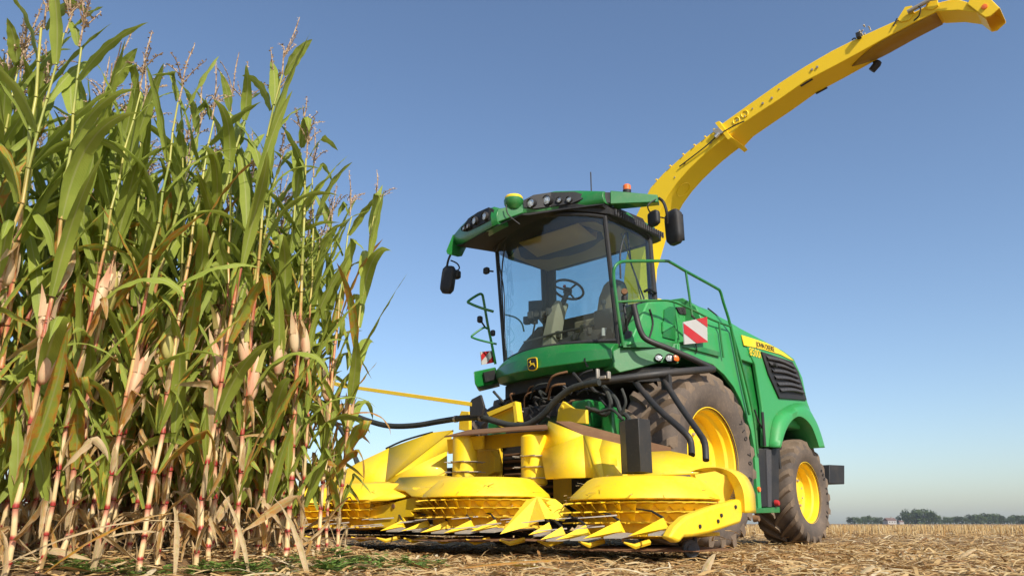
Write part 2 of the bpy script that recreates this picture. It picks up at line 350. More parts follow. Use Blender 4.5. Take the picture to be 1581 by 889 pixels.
rnd = random.Random(11)
def strip(mb, tone, p, yaw, L, wd, lift, curl, tilt, tv, seg=3):
    o = len(mb.v); c, s = math.cos(yaw), math.sin(yaw)
    for i in range(seg+1):
        t = i/seg; u = (t-0.5)*L; z = lift + curl*(1-(2*t-1)**2) + tilt*(t-0.5)*L; ww = wd*(0.45+0.55*math.sin(PI*min(1, t+0.25)))
        bx = p[0]+u*c + curl*0.6*s*math.sin(t*3); by = p[1]+u*s - curl*0.6*c*math.sin(t*3)
        mb.v.append(Vector((bx-s*ww/2, by+c*ww/2, p[2]+max(0.002, z)))); mb.v.append(Vector((bx+s*ww/2, by-c*ww/2, p[2]+max(0.002, z)+ww*0.35*math.sin(yaw*7))))
        tone += [tv, tv]
    for i in range(seg): mb.f.append((o+2*i, o+2*i+1, o+2*i+3, o+2*i+2))
def litter(name, count, dmin, dmax, amax, smin, smax, seed, power=1.0, wide=1.0):
    r = random.Random(seed); mb = MB(); tone = []
    for _ in range(count):
        d = dmin + (dmax-dmin)*r.random()**power; a = r.uniform(-amax, amax)
        x, y = d*math.sin(a), d*math.cos(a)
        if d < 14 and noise.noise(Vector((x*.9, y*.9, 7))) < -.12 and r.random() < .55: continue
        L = smin+(smax-smin)*r.random()**3.0; hz = 0.035 if d < 14 else 0.07
        strip(mb, tone, (x, y, G(x, y)), r.uniform(0, 2*PI), L, wide*r.uniform(0.006, 0.022)*(1 if d < 12 else d/12), r.random()**2*hz, r.uniform(0, 0.12)*L, r.gauss(0, 0.16), min(1, max(0, r.gauss(0.62, 0.26))), 3 if d < 12 else 2)
    mb.at['tone'] = tone
    return tag(mb.build(name, STRAW, smooth=0, recalc=False), kind='stuff')
litter('chopped_straw', 44000, 3.2, 11.5, 0.74, 0.025, 0.34, 3, 1.15)
litter('chopped_straw', 26000, 11, 45, 0.66, 0.10, 0.55, 4, 1.3)
litter('coarse_straw', 2000, 3.4, 10.5, 0.74, 0.12, 0.42, 5, 1.1, 1.9)
# stubble rows left standing far behind the machine, and flattened stalk pieces
r = random.Random(8); mb = MB(); tone = []
def stub(x, y, h, rad, lean, tv):
    o = len(mb.v); a = r.uniform(0, 6.28); top = Vector((math.cos(a), math.sin(a), 0))*lean
    for k in range(5):
        q = Vector((math.cos(k*1.2566), math.sin(k*1.2566), 0))*rad
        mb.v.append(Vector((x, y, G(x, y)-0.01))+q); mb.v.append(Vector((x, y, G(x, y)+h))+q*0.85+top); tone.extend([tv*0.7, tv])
    for k in range(5):
        j = (k+1) % 5; mb.f.append((o+2*k, o+2*j, o+2*j+1, o+2*k+1))
    mb.f.append(tuple(o+2*k+1 for k in range(5)))
for i in range(30):                                 # rows run across the view, receding
    y0 = 17.5 + i*0.75 + (i*0.12)**2*1.5
    step = 0.17*max(1, y0/26)
    x = -6.0
    while x < y0*0.78+3:
        if r.random() < 0.86 and (x > -2 or y0 > 24):
            hh = r.uniform(0.10, 0.27); stub(x+r.gauss(0, 0.05), y0+0.08*x+r.gauss(0, 0.07), hh, r.uniform(0.011, 0.019)*max(1, y0/26), r.gauss(0, 0.05), min(1, max(0, r.gauss(0.75, 0.16))))
        x += step
mb.at['tone'] = tone
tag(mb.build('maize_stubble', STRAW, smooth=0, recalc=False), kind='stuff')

# weeds creeping out from the maize
r = random.Random(21); mb = MB(); tone = []
def weed(x, y, s):
    for _ in range(r.randint(7, 13)):
        a = r.uniform(0, 2*PI); L = s*r.uniform(0.5, 1.2); el = r.uniform(0.1, 0.9); base = Vector((x, y, G(x, y)))
        for j in range(1, 8):                       # feathery leaflets along each frond
            t = j/7; p = base + Vector((math.cos(a)*math.cos(el)*L*t, math.sin(a)*math.cos(el)*L*t, L*math.sin(el)*t*(1.3-0.7*t)))
            for sd2 in (-1, 1):
                l2 = L*0.34*math.sin(PI*min(1, t*0.8+0.15)); b = a + sd2*0.95; q = p + Vector((math.cos(b), math.sin(b), r.uniform(-0.25, 0.35)))*l2
                wv = Vector((-math.sin(b), math.cos(b), 0.2))*l2*0.24; mid = (p+q)/2; o = len(mb.v)
                mb.v += [p, mid+wv, q, mid-wv]; mb.f.append((o, o+1, o+2, o+3)); tone.extend([r.random()]*4)
for (x, y, n, sp) in ((-1.3, 4.75, 16, 0.42), (-1.55, 4.5, 10, 0.3), (-0.85, 5.0, 14, 0.28), (-2.1, 4.3, 10, 0.35), (-2.45, 4.15, 6, 0.25), (-1.0, 5.35, 10, 0.25), (-3.0, 3.7, 5, 0.25), (-0.55, 5.35, 6, 0.2)):
    for _ in range(n): weed(x+r.gauss(0, sp*0.6), y+r.gauss(0, sp*0.35), r.uniform(0.07, 0.16))
mb.at['tone'] = tone
tag(mb.build('weeds', WEED, smooth=0, recalc=False), kind='stuff')

# wood on the horizon
def crown_mesh(seed):
    r = random.Random(seed); mb = MB(); tone = []
    lob = [(Vector((r.uniform(-3.2, 3.2), r.uniform(-2, 2), r.uniform(3.2, 7.2))), r.uniform(1.7, 3.0)) for _ in range(9)]
    for c, R0 in lob:
        for _ in range(95):
            d = Vector((r.gauss(0, 1), r.gauss(0, 1), r.gauss(0, 1))).normalized(); p = c + Vector((d.x*R0, d.y*R0, d.z*R0*0.8))*(0.55+0.5*r.random())
            if p.z < 0.6: continue
            a = Vector((r.gauss(0, 1), r.gauss(0, 1), r.gauss(0, 1))).normalized()*r.uniform(0.3, 0.6); b = a.orthogonal().normalized()*r.uniform(0.25, 0.55)
            o = len(mb.v); mb.v += [p-a, p-b*0.8, p+a*0.9, p+b]; mb.f.append((o, o+1, o+2, o+3)); tone.extend([min(1, max(0, r.gauss(0.5, 0.3)))]*4)
    for _ in range(120):
        p = Vector((r.uniform(-3.8, 3.8), r.uniform(-2, 2), r.uniform(0.2, 3.2))); a = Vector((r.gauss(0, 1), r.gauss(0, 1), r.gauss(0, 1))).normalized()*0.55; b = a.orthogonal().normalized()*0.5
        o = len(mb.v); mb.v += [p-a, p-b, p+a, p+b]; mb.f.append((o, o+1, o+2, o+3)); tone.extend([r.random()]*4)
    mb.at['tone'] = tone; return mb
protos = []
for k in range(5):
    t = empty('tree', (0, 0, 0)); crown_mesh(40+k).build('crown', TREEL, t, smooth=0, recalc=False)
    m2 = MB(); m2.tube([(0, 0, -0.2), (0.1, 0, 2), (0.0, 0.1, 5)], [0.35, 0.28, 0.12], 8)
    for b in range(5): m2.tube([(0.05, 0, 1.8+b*0.5), (1.2*math.cos(b*1.3), 1.2*math.sin(b*1.3), 3.2+b*0.5)], [0.12, 0.05], 6)
    m2.build('trunk', BARK, t); protos.append(t)
def copy_tree(o, parent=None):
    c = o.copy(); col.objects.link(c)
    if parent: c.parent = parent
    for ch in o.children: copy_tree(ch, c)
    return c
r = random.Random(5); used = 0
spec = []
px = 1268
while px < 1640:                                   # (image column, top of crown in the image) of the tree line
    top = 797
    for c0, w0, h0 in ((1365, 26, 15), (1283, 14, 5), (1462, 30, 8), (1420, 20, 5), (1500, 40, 6), (1545, 22, 9), (1590, 25, 9), (1440, 14, 6)):
        top = min(top, 800 - h0*math.exp(-((px-c0)/w0)**2) + r.uniform(-1, 1))
    if not 1312 < px < 1336: spec.append((px, top))
    else: spec.append((px, 803))
    px += r.uniform(6.5, 9.5)
for i in range(14): spec.append((r.uniform(540, 1240), r.uniform(798, 803)))
cols_lab = []
for i, (px, top) in enumerate(sorted(spec)):
    D = 640 + r.uniform(-18, 18); x = (px-PW/2)/FPX*D*1.0
    o = protos[used] if used < 5 else copy_tree(protos[r.randrange(5)]); used += 1
    h = (808-top)/FPX*D; s = h/9.3; o.location = (x*1.047, D, 0); o.scale = (max(s, 0.62)*1.15, max(s, .62), s*1.05); o.rotation_euler.z = r.uniform(0, 6.28) if False else r.choice((0, PI))
    big = top < 790
    vis = px > 1278 and px < 1581
    if big: lab = 'tallest round-topped part of the far tree line, just right of the small white house'
    elif vis and px < 1312: lab = 'low dark green tree on the horizon, between the rear tyre and the white house'
    elif vis and px < 1336: lab = 'low bush on the horizon right in front of the white house'
    elif vis and px < 1430: lab = 'green tree of the horizon wood, beside the tallest round crown'
    elif vis: lab = 'broad green tree in the even right-hand stretch of the horizon wood'
    else: lab = 'far tree on the horizon hidden behind the harvester and the maize'
    tag(o, lab, 'tree', 'trees of the wood on the horizon')
def house(px, D, wd, h, lab):
    t = empty('house', ((px-PW/2)/FPX*D*1.047, D, 0), 0.3)
    m = MB(); m.box((0, 0, h/2), (wd, wd*0.6, h)); m.build('wall', WALLM, t)
    m = MB(); a, b = wd*0.54, wd*0.34
    m.add([(-a, -b, h), (a, -b, h), (a, b, h), (-a, b, h), (-a, 0, h*1.75), (a, 0, h*1.75)], [(0, 1, 5, 4), (2, 3, 4, 5), (0, 4, 3), (1, 2, 5), (0, 3, 2, 1)]); rf = m.build('roof', ROOFM, t)
    m = MB(); m.box((wd*0.25, 0, h*1.8), (0.7, 0.7, h*0.5)); m.build('chimney', WALLM, rf)
    for k in (-0.3, 0, 0.3):
        m = MB(); m.box((wd*k, -wd*0.301, h*0.55), (wd*0.1, 0.06, h*0.35)); m.build('window', DARK, t)
    tag(t, lab, 'house')
house(1323, 600, 8, 2.6, 'small white house with a red-brown roof on the horizon, right of the rear tyre')
house(1338, 610, 4, 1.5, 'tiny pale outbuilding on the horizon, just right of the white house')
house(1569, 600, 6, 1.6, 'low pale building at the foot of the wood near the right edge')

hz = MB(); hz.box((0, 950, 12.5), (3000, 2000, 27)); ho = hz.build('haze', BARK, smooth=0); tag(ho, kind='stuff')
hm = bpy.data.materials.new('haze_air'); hm.use_nodes = True; ht = hm.node_tree; ht.nodes.remove(ht.nodes['Principled BSDF'])
pv = ht.nodes.new('ShaderNodeVolumePrincipled'); pv.inputs['Color'].default_value = (0.86, 0.92, 1, 1); pv.inputs['Density'].default_value = 0.00018; pv.inputs['Anisotropy'].default_value = 0.2
ht.links.new(pv.outputs[0], ht.nodes['Material Output'].inputs['Volume']); ho.data.materials.clear(); ho.data.materials.append(hm)

# ---------------------------------------------------------------- the forage harvester
H = empty('forage_harvester', OR, ROTZ)
tag(H, 'green and yellow forage harvester with tall yellow spout, parked beside the standing maize', 'forage harvester')
V = Vector
def AY(pts, y): return [A(p[0], p[1], y=y) for p in pts]
def plate(pts, y, th=0.03):                        # plate in a side plane, thickness inwards
    return MB().prism(AY(pts, y), (0, -th if y > 0 else th, 0))
def yplate_local(pts, y, th):                      # same but from (x,z)
    return MB().prism([V((a, y, b)) for a, b in pts], (0, -th, 0))

# --- wheels
def wheel(xc, yc, zc, Rc, wd, rr, nl, lug, s):
    """s = +1 outer side towards +y"""
    ax = V((0, s, 0)); c = V((xc, yc, zc)); k = wd/0.71
    rim = MB(); q = rr/0.58
    rim.lathe(c, ax, [(a*q, b*k) for a, b in ((.585, .315), (.602, .312), (.602, .285), (.56, .272), (.548, .20), (.515, .175), (.505, .06), (.455, .03), (.43, .03), (.36, .055), (.21, .065), (.19, .12), (.17, .135), (.001, .14))], 48)
    rim.lathe(c, ax, [(a*q, -b*k) for a, b in ((.585, .315), (.602, .312), (.602, .285), (.55, .27), (.50, .1), (.50, -.06))], 48)
    wo = rim.build('wheel', YEL, H, smooth=30)
    hb = MB()
    for i in range(10):
        a = i*PI/5; p = c + V((math.sin(a)*.30*q, 0, math.cos(a)*.30*q)) + ax*(.058*k); hb.lathe(p, ax, [(.001, .03), (.018, .03), (.02, .0)], 6)
    hb.build('wheel_bolts', STEEL, wo)
    hw = wd/2
    prof = [(rr*1.0, hw*.84), (rr*1.05, hw*.93), ((rr+Rc)/2, hw*1.03), (Rc*.90, hw*1.0), (Rc*.955, hw*.93), (Rc*.985, hw*.78), (Rc, hw*.4), (Rc*1.003, 0)]
    prof = prof + [(a, -b) for a, b in prof[-2::-1]]
    ty = MB(); ty.lathe(c, ax, prof, 72)
    # flatten a little where it carries the load
    for v in ty.v:
        if v.z < 0.02: v.z = 0.02
    tyre = ty.build('tyre', SIDEW, wo, smooth=50)
    lg = MB()
    def pt(ang, r, h): return c + V((math.sin(ang)*r, 0, math.cos(ang)*r)) + ax*h
    for sd in (1, -1):
        for i in range(nl):
            a0 = (i+(0.5 if sd < 0 else 0))*2*PI/nl; rings = []
            for t in (0, .2, .45, .7, .88, 1.0):
                h = hw*(-.04+1.03*min(1, t/.9)); da = -0.36*(t**.85)*(1.0/ (Rc/0.98))*0.85
                rb = Rc*(1.0-0.10*max(0, (t-.62)/.38)**1.6)
                if t == 1.0: rb = Rc*.885; h = hw*1.015
                top = rb+lug*(1 if t < .95 else .35); w2 = (0.036+0.02*t)*(Rc/0.98)**.5
                ta = w2/Rc
                hh = h*sd
                rings.append([pt(a0+da-ta*1.35, rb-.02, hh), pt(a0+da-ta*.75, top, hh), pt(a0+da+ta*.75, top, hh), pt(a0+da+ta*1.35, rb-.02, hh)])
            lg.loft(rings)
    for v in lg.v:
        if v.z < -0.02: v.z = -0.02
    lg.build('tyre_lugs', RUBBER, wo, smooth=25)
    return wo, c, hw
fw, fc, fh = wheel(0, 1.27, .985, .975, .70, .575, 22, .055, 1)
wheel(0, -1.27, .985, .975, .70, .575, 22, .055, -1)
rw, rc, rh = wheel(-3.06, 1.11, .715, .70, .58, .415, 20, .048, 1)
wheel(-3.06, -1.11, .715, .70, .58, .415, 20, .048, -1)
def tyre_text(s, c, y, r, a0, step, size, wo):
    for i, ch in enumerate(s):
        if ch == ' ': continue
        a = a0+i*step                                # clock angle measured forward from the top; text faces outwards
        up = V((math.sin(a), 0, math.cos(a))); rt = V((-math.cos(a), 0, math.sin(a)))
        M = Matrix((rt, up, V((0, 1, 0)))).transposed().to_4x4(); M.translation = c + up*r + V((0, y, 0))
        text_mesh(ch, size, DARK, wo, 'size_marking', M, 0.004)
tyre_text('710 70 R 42', fc, fh*1.032, .775, -0.95, -0.125, .10, fw)
tyre_text('600 70 R 30', rc, rh*1.032, .555, -0.95, -0.125, .075, rw)

# --- chassis, axles, belly
m = MB(); m.box((-1.0, 0, 1.25), (4.4, 1.1, .75)); m.box((.15, 0, 1.7), (1.0, 1.1, .4)); m.box((-.1, 0, 1.0), (.8, 1.7, .5)); m.box((-3.05, 0, .8), (.4, 1.5, .35)); m.box((-1.7, 0, .85), (1.8, 1.8, .5))
m.box((-1.8, .9, 1.5), (1.9, .6, .9)); m.box((-1.8, -.9, 1.5), (1.9, .6, .9))
m.build('chassis', DARK, H, bevel=.02)
m = MB(); m.box((-3.9, 0, 1.15), (.5, 1.6, .6)); m.build('engine_bulkhead', GREEN_LIT, H, bevel=.03)
m = MB(); m.prism([A(1281, 717, y=1.35), A(1304, 718, y=1.35), A(1304, 747, y=1.35), A(1281, 746, y=1.35)], (0, -.5, 0)); m.build('rear_weight', BLK, H, bevel=.01)
m = MB(); m.box((-4.05, .9, 1.02), (.5, .1, .1)); m.build('weight_bracket', DARK, H)

# --- side bodywork, driver's left
def arc_poly(pts): return pts
YS = 1.42
F_ = [(1046, 531), (1094, 515), (1130, 513), (1146, 567), (1163.5, 640), (1171, 700), (1175.5, 790), (1171, 790), (1169, 735), (1166, 695), (1160, 664), (1152, 640), (1144, 618), (1133, 597), (1119, 579), (1101, 563), (1075, 553), (1046, 547)]
fp = plate(F_, YS, .05).build('front_side_panel', GREEN_LIT, H, bevel=.008)
G_ = [(1130, 513), (1149, 517), (1166, 562), (1177, 628), (1179, 690), (1170, 700), (1163.5, 640), (1146, 567)]
plate(G_, YS-.07, .04).build('recessed_side_panel', GREEN, H, bevel=.006)  # darker copy of the green puts the shade of the recess into the colour
# seam rails beside the recess
m = MB(); m.tube([A(1130, 511, y=YS+.01), A(1146, 566, y=YS+.01), A(1163, 640, y=YS+.01), A(1170, 700, y=YS+.01)], .014, 8, 5); m.build('panel_seam_strip', GREEN, H)
m = MB(); m.tube([A(1165, 632, y=YS), A(1171, 650, y=YS), A(1178, 662, y=YS-.02)], .012, 8, 4); m.tube([A(1177, 636, y=YS+.03), A(1181, 688, y=YS+.03)], .02, 8); m.build('grab_bar', BLK, H)
# rear side panel with wheel arch: curved outwards, built as a plate with a shaped inner arch
P_ = [(1145, 517), (1184, 529.5), (1212, 545), (1227, 556), (1239, 583), (1246.5, 620), (1256, 645), (1263, 668), (1268, 691), (1264, 691), (1260, 676), (1253, 659), (1244, 648), (1234.5, 643), (1226, 645), (1218, 654), (1211, 669), (1205, 691), (1179, 689), (1177, 628), (1166, 562)]
rp_ = plate(P_, YS+.002, .05).build('rear_side_panel', GREEN_LIT, H, bevel=.01)
# flared fender lip sweeping over the rear wheel
lip_in = [(1205, 691), (1211, 669), (1218, 654), (1226, 645), (1234.5, 642), (1244, 647), (1253, 658), (1260, 675), (1265, 691)]
lip_out = [(1187, 690), (1192, 655), (1200, 638), (1214, 628), (1231, 622), (1245, 626), (1256, 645), (1264, 668), (1270, 691)]
a_, b_ = AY(lip_in, YS+.10), AY(lip_out, YS+.005)
m = MB(); m.grid([spline(b_, 4), [p+V((0, .055, 0)) for p in spline([p*0.45+q*0.55 for p, q in zip(b_, a_)], 4)], spline(a_, 4), [p+V((0, -.5, 0)) for p in spline(a_, 4)]])
m.build('rear_fender', GREEN_LIT, H, smooth=60, solid=.012)
m = MB(); m.prism([V((x, .80, z)) for x, z in ((-2.2, 1.0), (-2.25, 1.6), (-2.6, 1.95), (-3.2, 1.95), (-3.75, 1.6), (-3.8, 1.1))], (0, -.05, 0)); m.box((-2.2, 1.1, 1.3), (.05, .55, .6)); m.build('wheel_arch_liner', DARK, H)
# side vent
VT = [(1176.6, 542.5), (1223.7, 558), (1233, 573.5), (1246, 617.5), (1204, 614.5), (1187, 576.5)]
vt = MB().prism(AY(VT, YS+.028), (0, -.025, 0)).build('side_vent', BLK, H, bevel=.006)
sl = MB()
def lerp2(a, b, t): return (a[0]+(b[0]-a[0])*t, a[1]+(b[1]-a[1])*t)
for k, t in enumerate((.10, .24, .40, .56, .72, .86)):
    l = lerp2((1179, 546), (1206, 612), t); rr_ = lerp2((1224, 562), (1243, 613), t)
    L0 = A(l[0]+1.5, l[1], y=YS+.03); R0 = A(rr_[0]-1, rr_[1], y=YS+.03); mid = (L0+R0)/2+V((0, .012, .02))
    pts = spline([L0, mid, R0], 5)
    for i in range(len(pts)-1):
        a1, b1 = pts[i], pts[i+1]
        sl.add([a1+V((0, 0, .035)), b1+V((0, 0, .035)), b1+V((0, .035, -.01)), a1+V((0, .035, -.01)), a1+V((0, 0, -.02)), b1+V((0, 0, -.02))], [(0, 1, 2, 3), (3, 2, 5, 4)])
sl.build('vent_slat', GRY, vt, solid=.006, smooth=50)
m = MB(); m.lathe(A(1193, 564, y=YS+.04), (0, 1, 0), [(.001, .07), (.03, .06), (.035, 0)], 12); m.build('vent_knob', BLK, vt)
# yellow stripe and lettering
ST = [(1144.8, 517), (1163, 522.5), (1184, 529.5), (1200, 537.5), (1211.6, 545), (1226, 556.5), (1221, 555), (1205, 547), (1181, 540), (1164, 536), (1149, 533)]
st = MB().prism(AY(ST, YS+.012), (0, -.01, 0)).build('yellow_stripe', YEL, H)
def side_text(s, c0, c1, y, size, mat, par, name, sx=1.0):
    a, b = A(*c0, y=y), A(*c1, y=y); rt = (b-a).normalized(); up = V((0, 1, 0)).cross(rt); up = -up if up.z < 0 else up
    M = Matrix((rt*sx, up, V((0, 1, 0)))).transposed().to_4x4(); M.translation = (a+b)/2
    return text_mesh(s, size, mat, par, name, M, .002)
side_text('JOHN DEERE', (1166, 530.5), (1197, 540), YS+.016, .098, LETT, st, 'stripe_lettering', 1.0)
side_text('8500i', (1157, 542.5), (1175, 548), YS+.008, .155, YEL, H, 'model_lettering', 1.0)
# engine hood: side shoulder up to the crest, lofted along x, mirrored
SIL = [(1063, 466.6), (1093, 475), (1117, 488.5), (1133, 499), (1151, 510), (1187, 531), (1211.6, 543), (1227, 555)]
LOW = [(1063, 530), (1093, 515), (1117, 514), (1133, 513.5), (1147, 517.5), (1184, 529.9), (1210, 545.5), (1226, 556.6)]
rings = []
for (s_, l_, yy) in zip(SIL, LOW, (1.05, 1.10, 1.15, 1.2, 1.28, 1.36, 1.38, 1.39)):
    lo = A(*l_, y=YS); t_ = A(*s_, y=yy); x = lo.x; t_.x = x
    if x > -.16: continue
    z0 = min(lo.z, 2.6); e = max(lo.z+.01, t_.z)
    half = [V((x, YS-.02, z0-.25)), V((x, YS, lo.z-.0)), V((x, (YS+yy)/2+.02, lo.z+(e-lo.z)*.72)), V((x, yy, e)), V((x, yy*.6, e+.03)), V((x, 0, e+.04))]
    rings.append(half + [V((p.x, -p.y, p.z)) for p in half[::-1][1:]])
rings.append([V((p.x-.12, p.y*.96, p.z-.25 if p.z > 2.3 else p.z)) for p in rings[-1]])
m = MB(); m.loft(rings); hood = m.build('engine_hood', GREEN_LIT, H, smooth=40, bevel=.012)
m = MB(); m.prism([V((-3.15, y, z)) for y, z in ((1.36, 1.6), (1.38, 2.5), (-1.38, 2.5), (-1.36, 1.6))], (.9, 0, 0)); m.build('rear_bodywork', GREEN_LIT, H, bevel=.04)
m = MB(); m.box((-1.3, -1.40, 1.9), (2.6, .05, 1.3)); m.box((-2.9, -1.41, 2.1), (1.0, .05, .7)); m.build('right_side_panel', GREEN_LIT, H, bevel=.01)
# engine deck details
plate([(972, 532), (1000, 466), (1040, 463), (1066, 467), (1095, 478), (1132, 503), (1131, 514), (1094, 516), (1048, 531)], 1.12, .16).build('deck_cowl', GREEN_LIT, H, bevel=.02)
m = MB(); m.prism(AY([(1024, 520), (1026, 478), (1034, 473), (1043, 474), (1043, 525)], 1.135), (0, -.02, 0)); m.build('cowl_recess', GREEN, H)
m = MB(); m.prism(AY([(1024, 512), (1024, 496), (1041, 502)], 1.15), (0, -.02, 0)); m.build('cowl_gusset', GREEN_LIT, H)
gr = MB(); gr.prism(AY([(1044, 474), (1058, 473.5), (1078, 478), (1092, 486), (1072, 487), (1050, 484)], 1.137), (0, -.02, 0)); gr.prism(AY([(1092, 499), (1107, 499), (1109, 506), (1093, 506)], 1.137), (0, -.02, 0)); gr.build('cooling_grille', DARK, H)
m = MB()
for k in range(5): m.tube([A(1094+k*3, 499.5, y=1.16), A(1092+k*3.4, 506, y=1.16)], .006, 6)
for k in range(6): m.tube([A(1048+k*7, 474.5+k*1.1, y=1.16), A(1052+k*6.6, 485, y=1.16)], .005, 6)
m.build('grille_bars', GRY, H)
m = MB(); m.tube([A(1003, 477, y=1.13), A(1008, 500, y=1.13), A(1000, 529, y=1.13)], .012, 8, 4); m.tube([A(1093, 476, y=1.16), A(1110, 490, y=1.17), A(1130, 512, y=1.2)], .01, 8, 4); m.build('cowl_edge_seal', BLK, H)
# ladder box and step
m = MB(); m.prism(AY([(1167, 692), (1203, 691.5), (1203.5, 782), (1172, 783)], YS), (0, -.45, 0)); lb = m.build('toolbox', BLK, H, bevel=.015)
m = MB(); m.prism(AY([(1183, 694), (1191, 694), (1191.5, 782), (1186, 782)], YS+.012), (0, -.02, 0)); m.build('toolbox_edge', GRY, lb)
m = MB(); m.prism(AY([(1155, 776), (1166, 775), (1170, 784), (1204, 782), (1204.5, 791), (1160, 792)], YS+.02), (0, -.35, 0)); m.build('access_step', GREEN, H, bevel=.006)
m = MB(); m.prism(AY([(1165, 706), (1171, 706), (1176, 786), (1171, 786)], YS+.012), (0, -.05, 0)); m.build('ladder_stile', GREEN_LIT, H)
m = MB(); m.lathe(A(1197, 776, y=YS+.03), (0, 1, 0), [(.001, .05), (.03, .05), (.04, .02), (.04, 0)], 14); m.build('marker_lamp', RED, H)
m = MB(); m.lathe(A(1171, 755, y=YS+.015), (0, 1, 0), [(.001, .02), (.03, .02), (.033, 0)], 14); m.build('side_reflector', AMBER, H)

# --- cab: base skirt under the windscreen
def arcx(y, z):                                    # front face of the cab in plan, leaning forward with height
    return 0.79 + 0.17*(z-2.3)/1.5 + 0.35*(1-(y/.93)**2)
sk = []
for i in range(15):
    y = -.92+1.84*i/14; b_ = .30*(1-(y/.92)**2); rise = 0.045*(1-(abs(y)/.92)**2)
    sk.append([V((.90+b_*.95, y, 2.02-rise)), V((.98+b_, y, 2.09-rise)), V((.97+b_, y, 2.20)), V((.90+b_, y, 2.27+rise)), V((.78+b_, y, 2.30+rise)), V((.3, y, 2.31+rise)), V((.3, y, 2.0))])
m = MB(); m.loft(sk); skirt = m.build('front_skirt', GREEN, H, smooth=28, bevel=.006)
# emblem: black shield, yellow rim, yellow leaping stag
def blob(pts, n=None): return pts
ec = V((1.288, 0, 2.10)); ex = V((0, 1, 0)); ez = V((0.12, 0, 1)).normalized(); en = ex.cross(ez)
ec = A(828, 563, y=0) + V((.06, 0, 0))
def shield(s): return [(-.5*s, .42*s), (-.38*s, .5*s), (0, .54*s), (.38*s, .5*s), (.5*s, .42*s), (.52*s, .0), (.48*s, -.35*s), (.36*s, -.48*s), (0, -.54*s), (-.36*s, -.48*s), (-.48*s, -.35*s), (-.52*s, 0)]
def onface(pts, off, th): return MB().prism([ec + ex*a + ez*b + en*off for a, b in pts], en*th)
eb = onface(shield(.150), 0, .012).build('emblem', YEL, skirt); onface(shield(.130), .012, .004).build('emblem', BLK, skirt)
stag = [(-.062, -.030), (-.045, -.012), (-.050, .006), (-.030, .016), (-.005, .010), (.018, .018), (.030, .032), (.020, .050), (.032, .062), (.038, .046), (.056, .040), (.060, .032), (.044, .026), (.036, .010), (.030, -.006), (.052, -.020), (.064, -.036), (.044, -.026), (.020, -.014), (-.006, -.010), (-.024, -.016), (-.044, -.034), (-.058, -.052), (-.052, -.036)]
onface([(-a*.74, b*.78) for a, b in stag], .016, .004).build('emblem', YEL, skirt)
# left-hand corner pod and right-hand platform skirt
m = MB(); m.prism(AY([(731, 573), (765, 566), (771, 590), (737, 598), (733, 592)], -.98), (-.25, -.22, 0)); m.build('corner_pod', GREEN, H, bevel=.015)
m = MB(); m.prism(AY([(745, 575), (762, 571), (765, 585), (748, 590)], -.955), (0, .02, 0)); m.build('pod_step', BLK, H)
pa, pb = A(946, 543, y=.93), A(1050, 531, y=1.42)
m = MB(); top = [(946, 541), (962, 534), (1048, 529), (1053, 531)]; bot = [(1048, 561), (1018, 560), (975, 571), (957, 575), (948, 567)]
def yi(px): return .93+(px-946)/(1053-946)*(1.44-.93)
poly = [A(a, b, y=yi(a)) for a, b in top+bot]
m.prism(poly, (-.10, -.32, 0)); m.build('platform_skirt', GREEN, H, bevel=.01)
m = MB(); m.prism([V((.75, .88, 2.27)), V((.92, 1.05, 2.27)), V((.25, 1.45, 2.32)), V((-.6, 1.45, 2.34)), V((-.6, .88, 2.34))], (0, 0, -.06)); m.build('platform', GREEN, H)
m = MB(); m.prism([V((.8, -.85, 2.3)), V((.6, -1.2, 2.3)), V((-.4, -1.2, 2.3)), V((-.4, -.85, 2.3))], (0, 0, -.08)); m.build('right_platform', GREEN, H)
# dark underside of the cab
m = MB(); m.prism([V((1.12, 0, 2.0)), V((.98, .6, 2.0)), V((.82, .9, 2.0)), V((.5, 1.38, 2.0)), V((-.3, 1.38, 2.05)), V((-.6, .9, 2.0)), V((-.6, -.9, 2.0)), V((.82, -.9, 2.0)), V((.98, -.6, 2.0))], (0, 0, -.16)); m.box((.1, 0, 1.75), (.9, 1.3, .3)); m.build('cab_underframe', DARK, H)
def lamp(px, py, y, rad, n, name='work_light', par=H, mat=None, off=.03):
    c = A(px, py, y=y); n = V(n).normalized()
    b = MB().lathe(c-n*.04, n, [(rad*.7, 0), (rad*1.12, .03), (rad*1.15, .055+off), (rad*1.02, .06+off)], 20).build(name, BLK, par)
    MB().lathe(c-n*.04, n, [(.0008, .052+off), (rad*.6, .050+off), (rad*1.02, .044+off)], 20).build('lens', mat or LENS, b)
for p in ((911, 559.4, .62, .042), (933, 556.8, .78, .046)): lamp(p[0], p[1], p[2], p[3], (1, .25, -.05), 'headlight')
lamp(777.6, 578, -.85, .038, (1, -.3, 0), 'headlight'); lamp(742, 592, -1.08, .045, (1, -.3, 0), 'indicator_lamp', H, AMBER)
lamp(1016.7, 553, yi(1010)+.03, .040, (.8, .6, 0), 'headlight'); lamp(1033.5, 553.5, yi(1030)+.03, .044, (.8, .6, 0), 'headlight')
lamp(1042, 553.5, yi(1040)+.03, .042, (.6, .8, 0), 'indicator_lamp', H, AMBER)
m = MB(); m.prism(AY([(901, 553), (921, 549), (943, 547), (944, 557), (926, 566), (905, 566)], .66), (-.02, 0, 0)); m.build('headlight_recess', BLK, H)

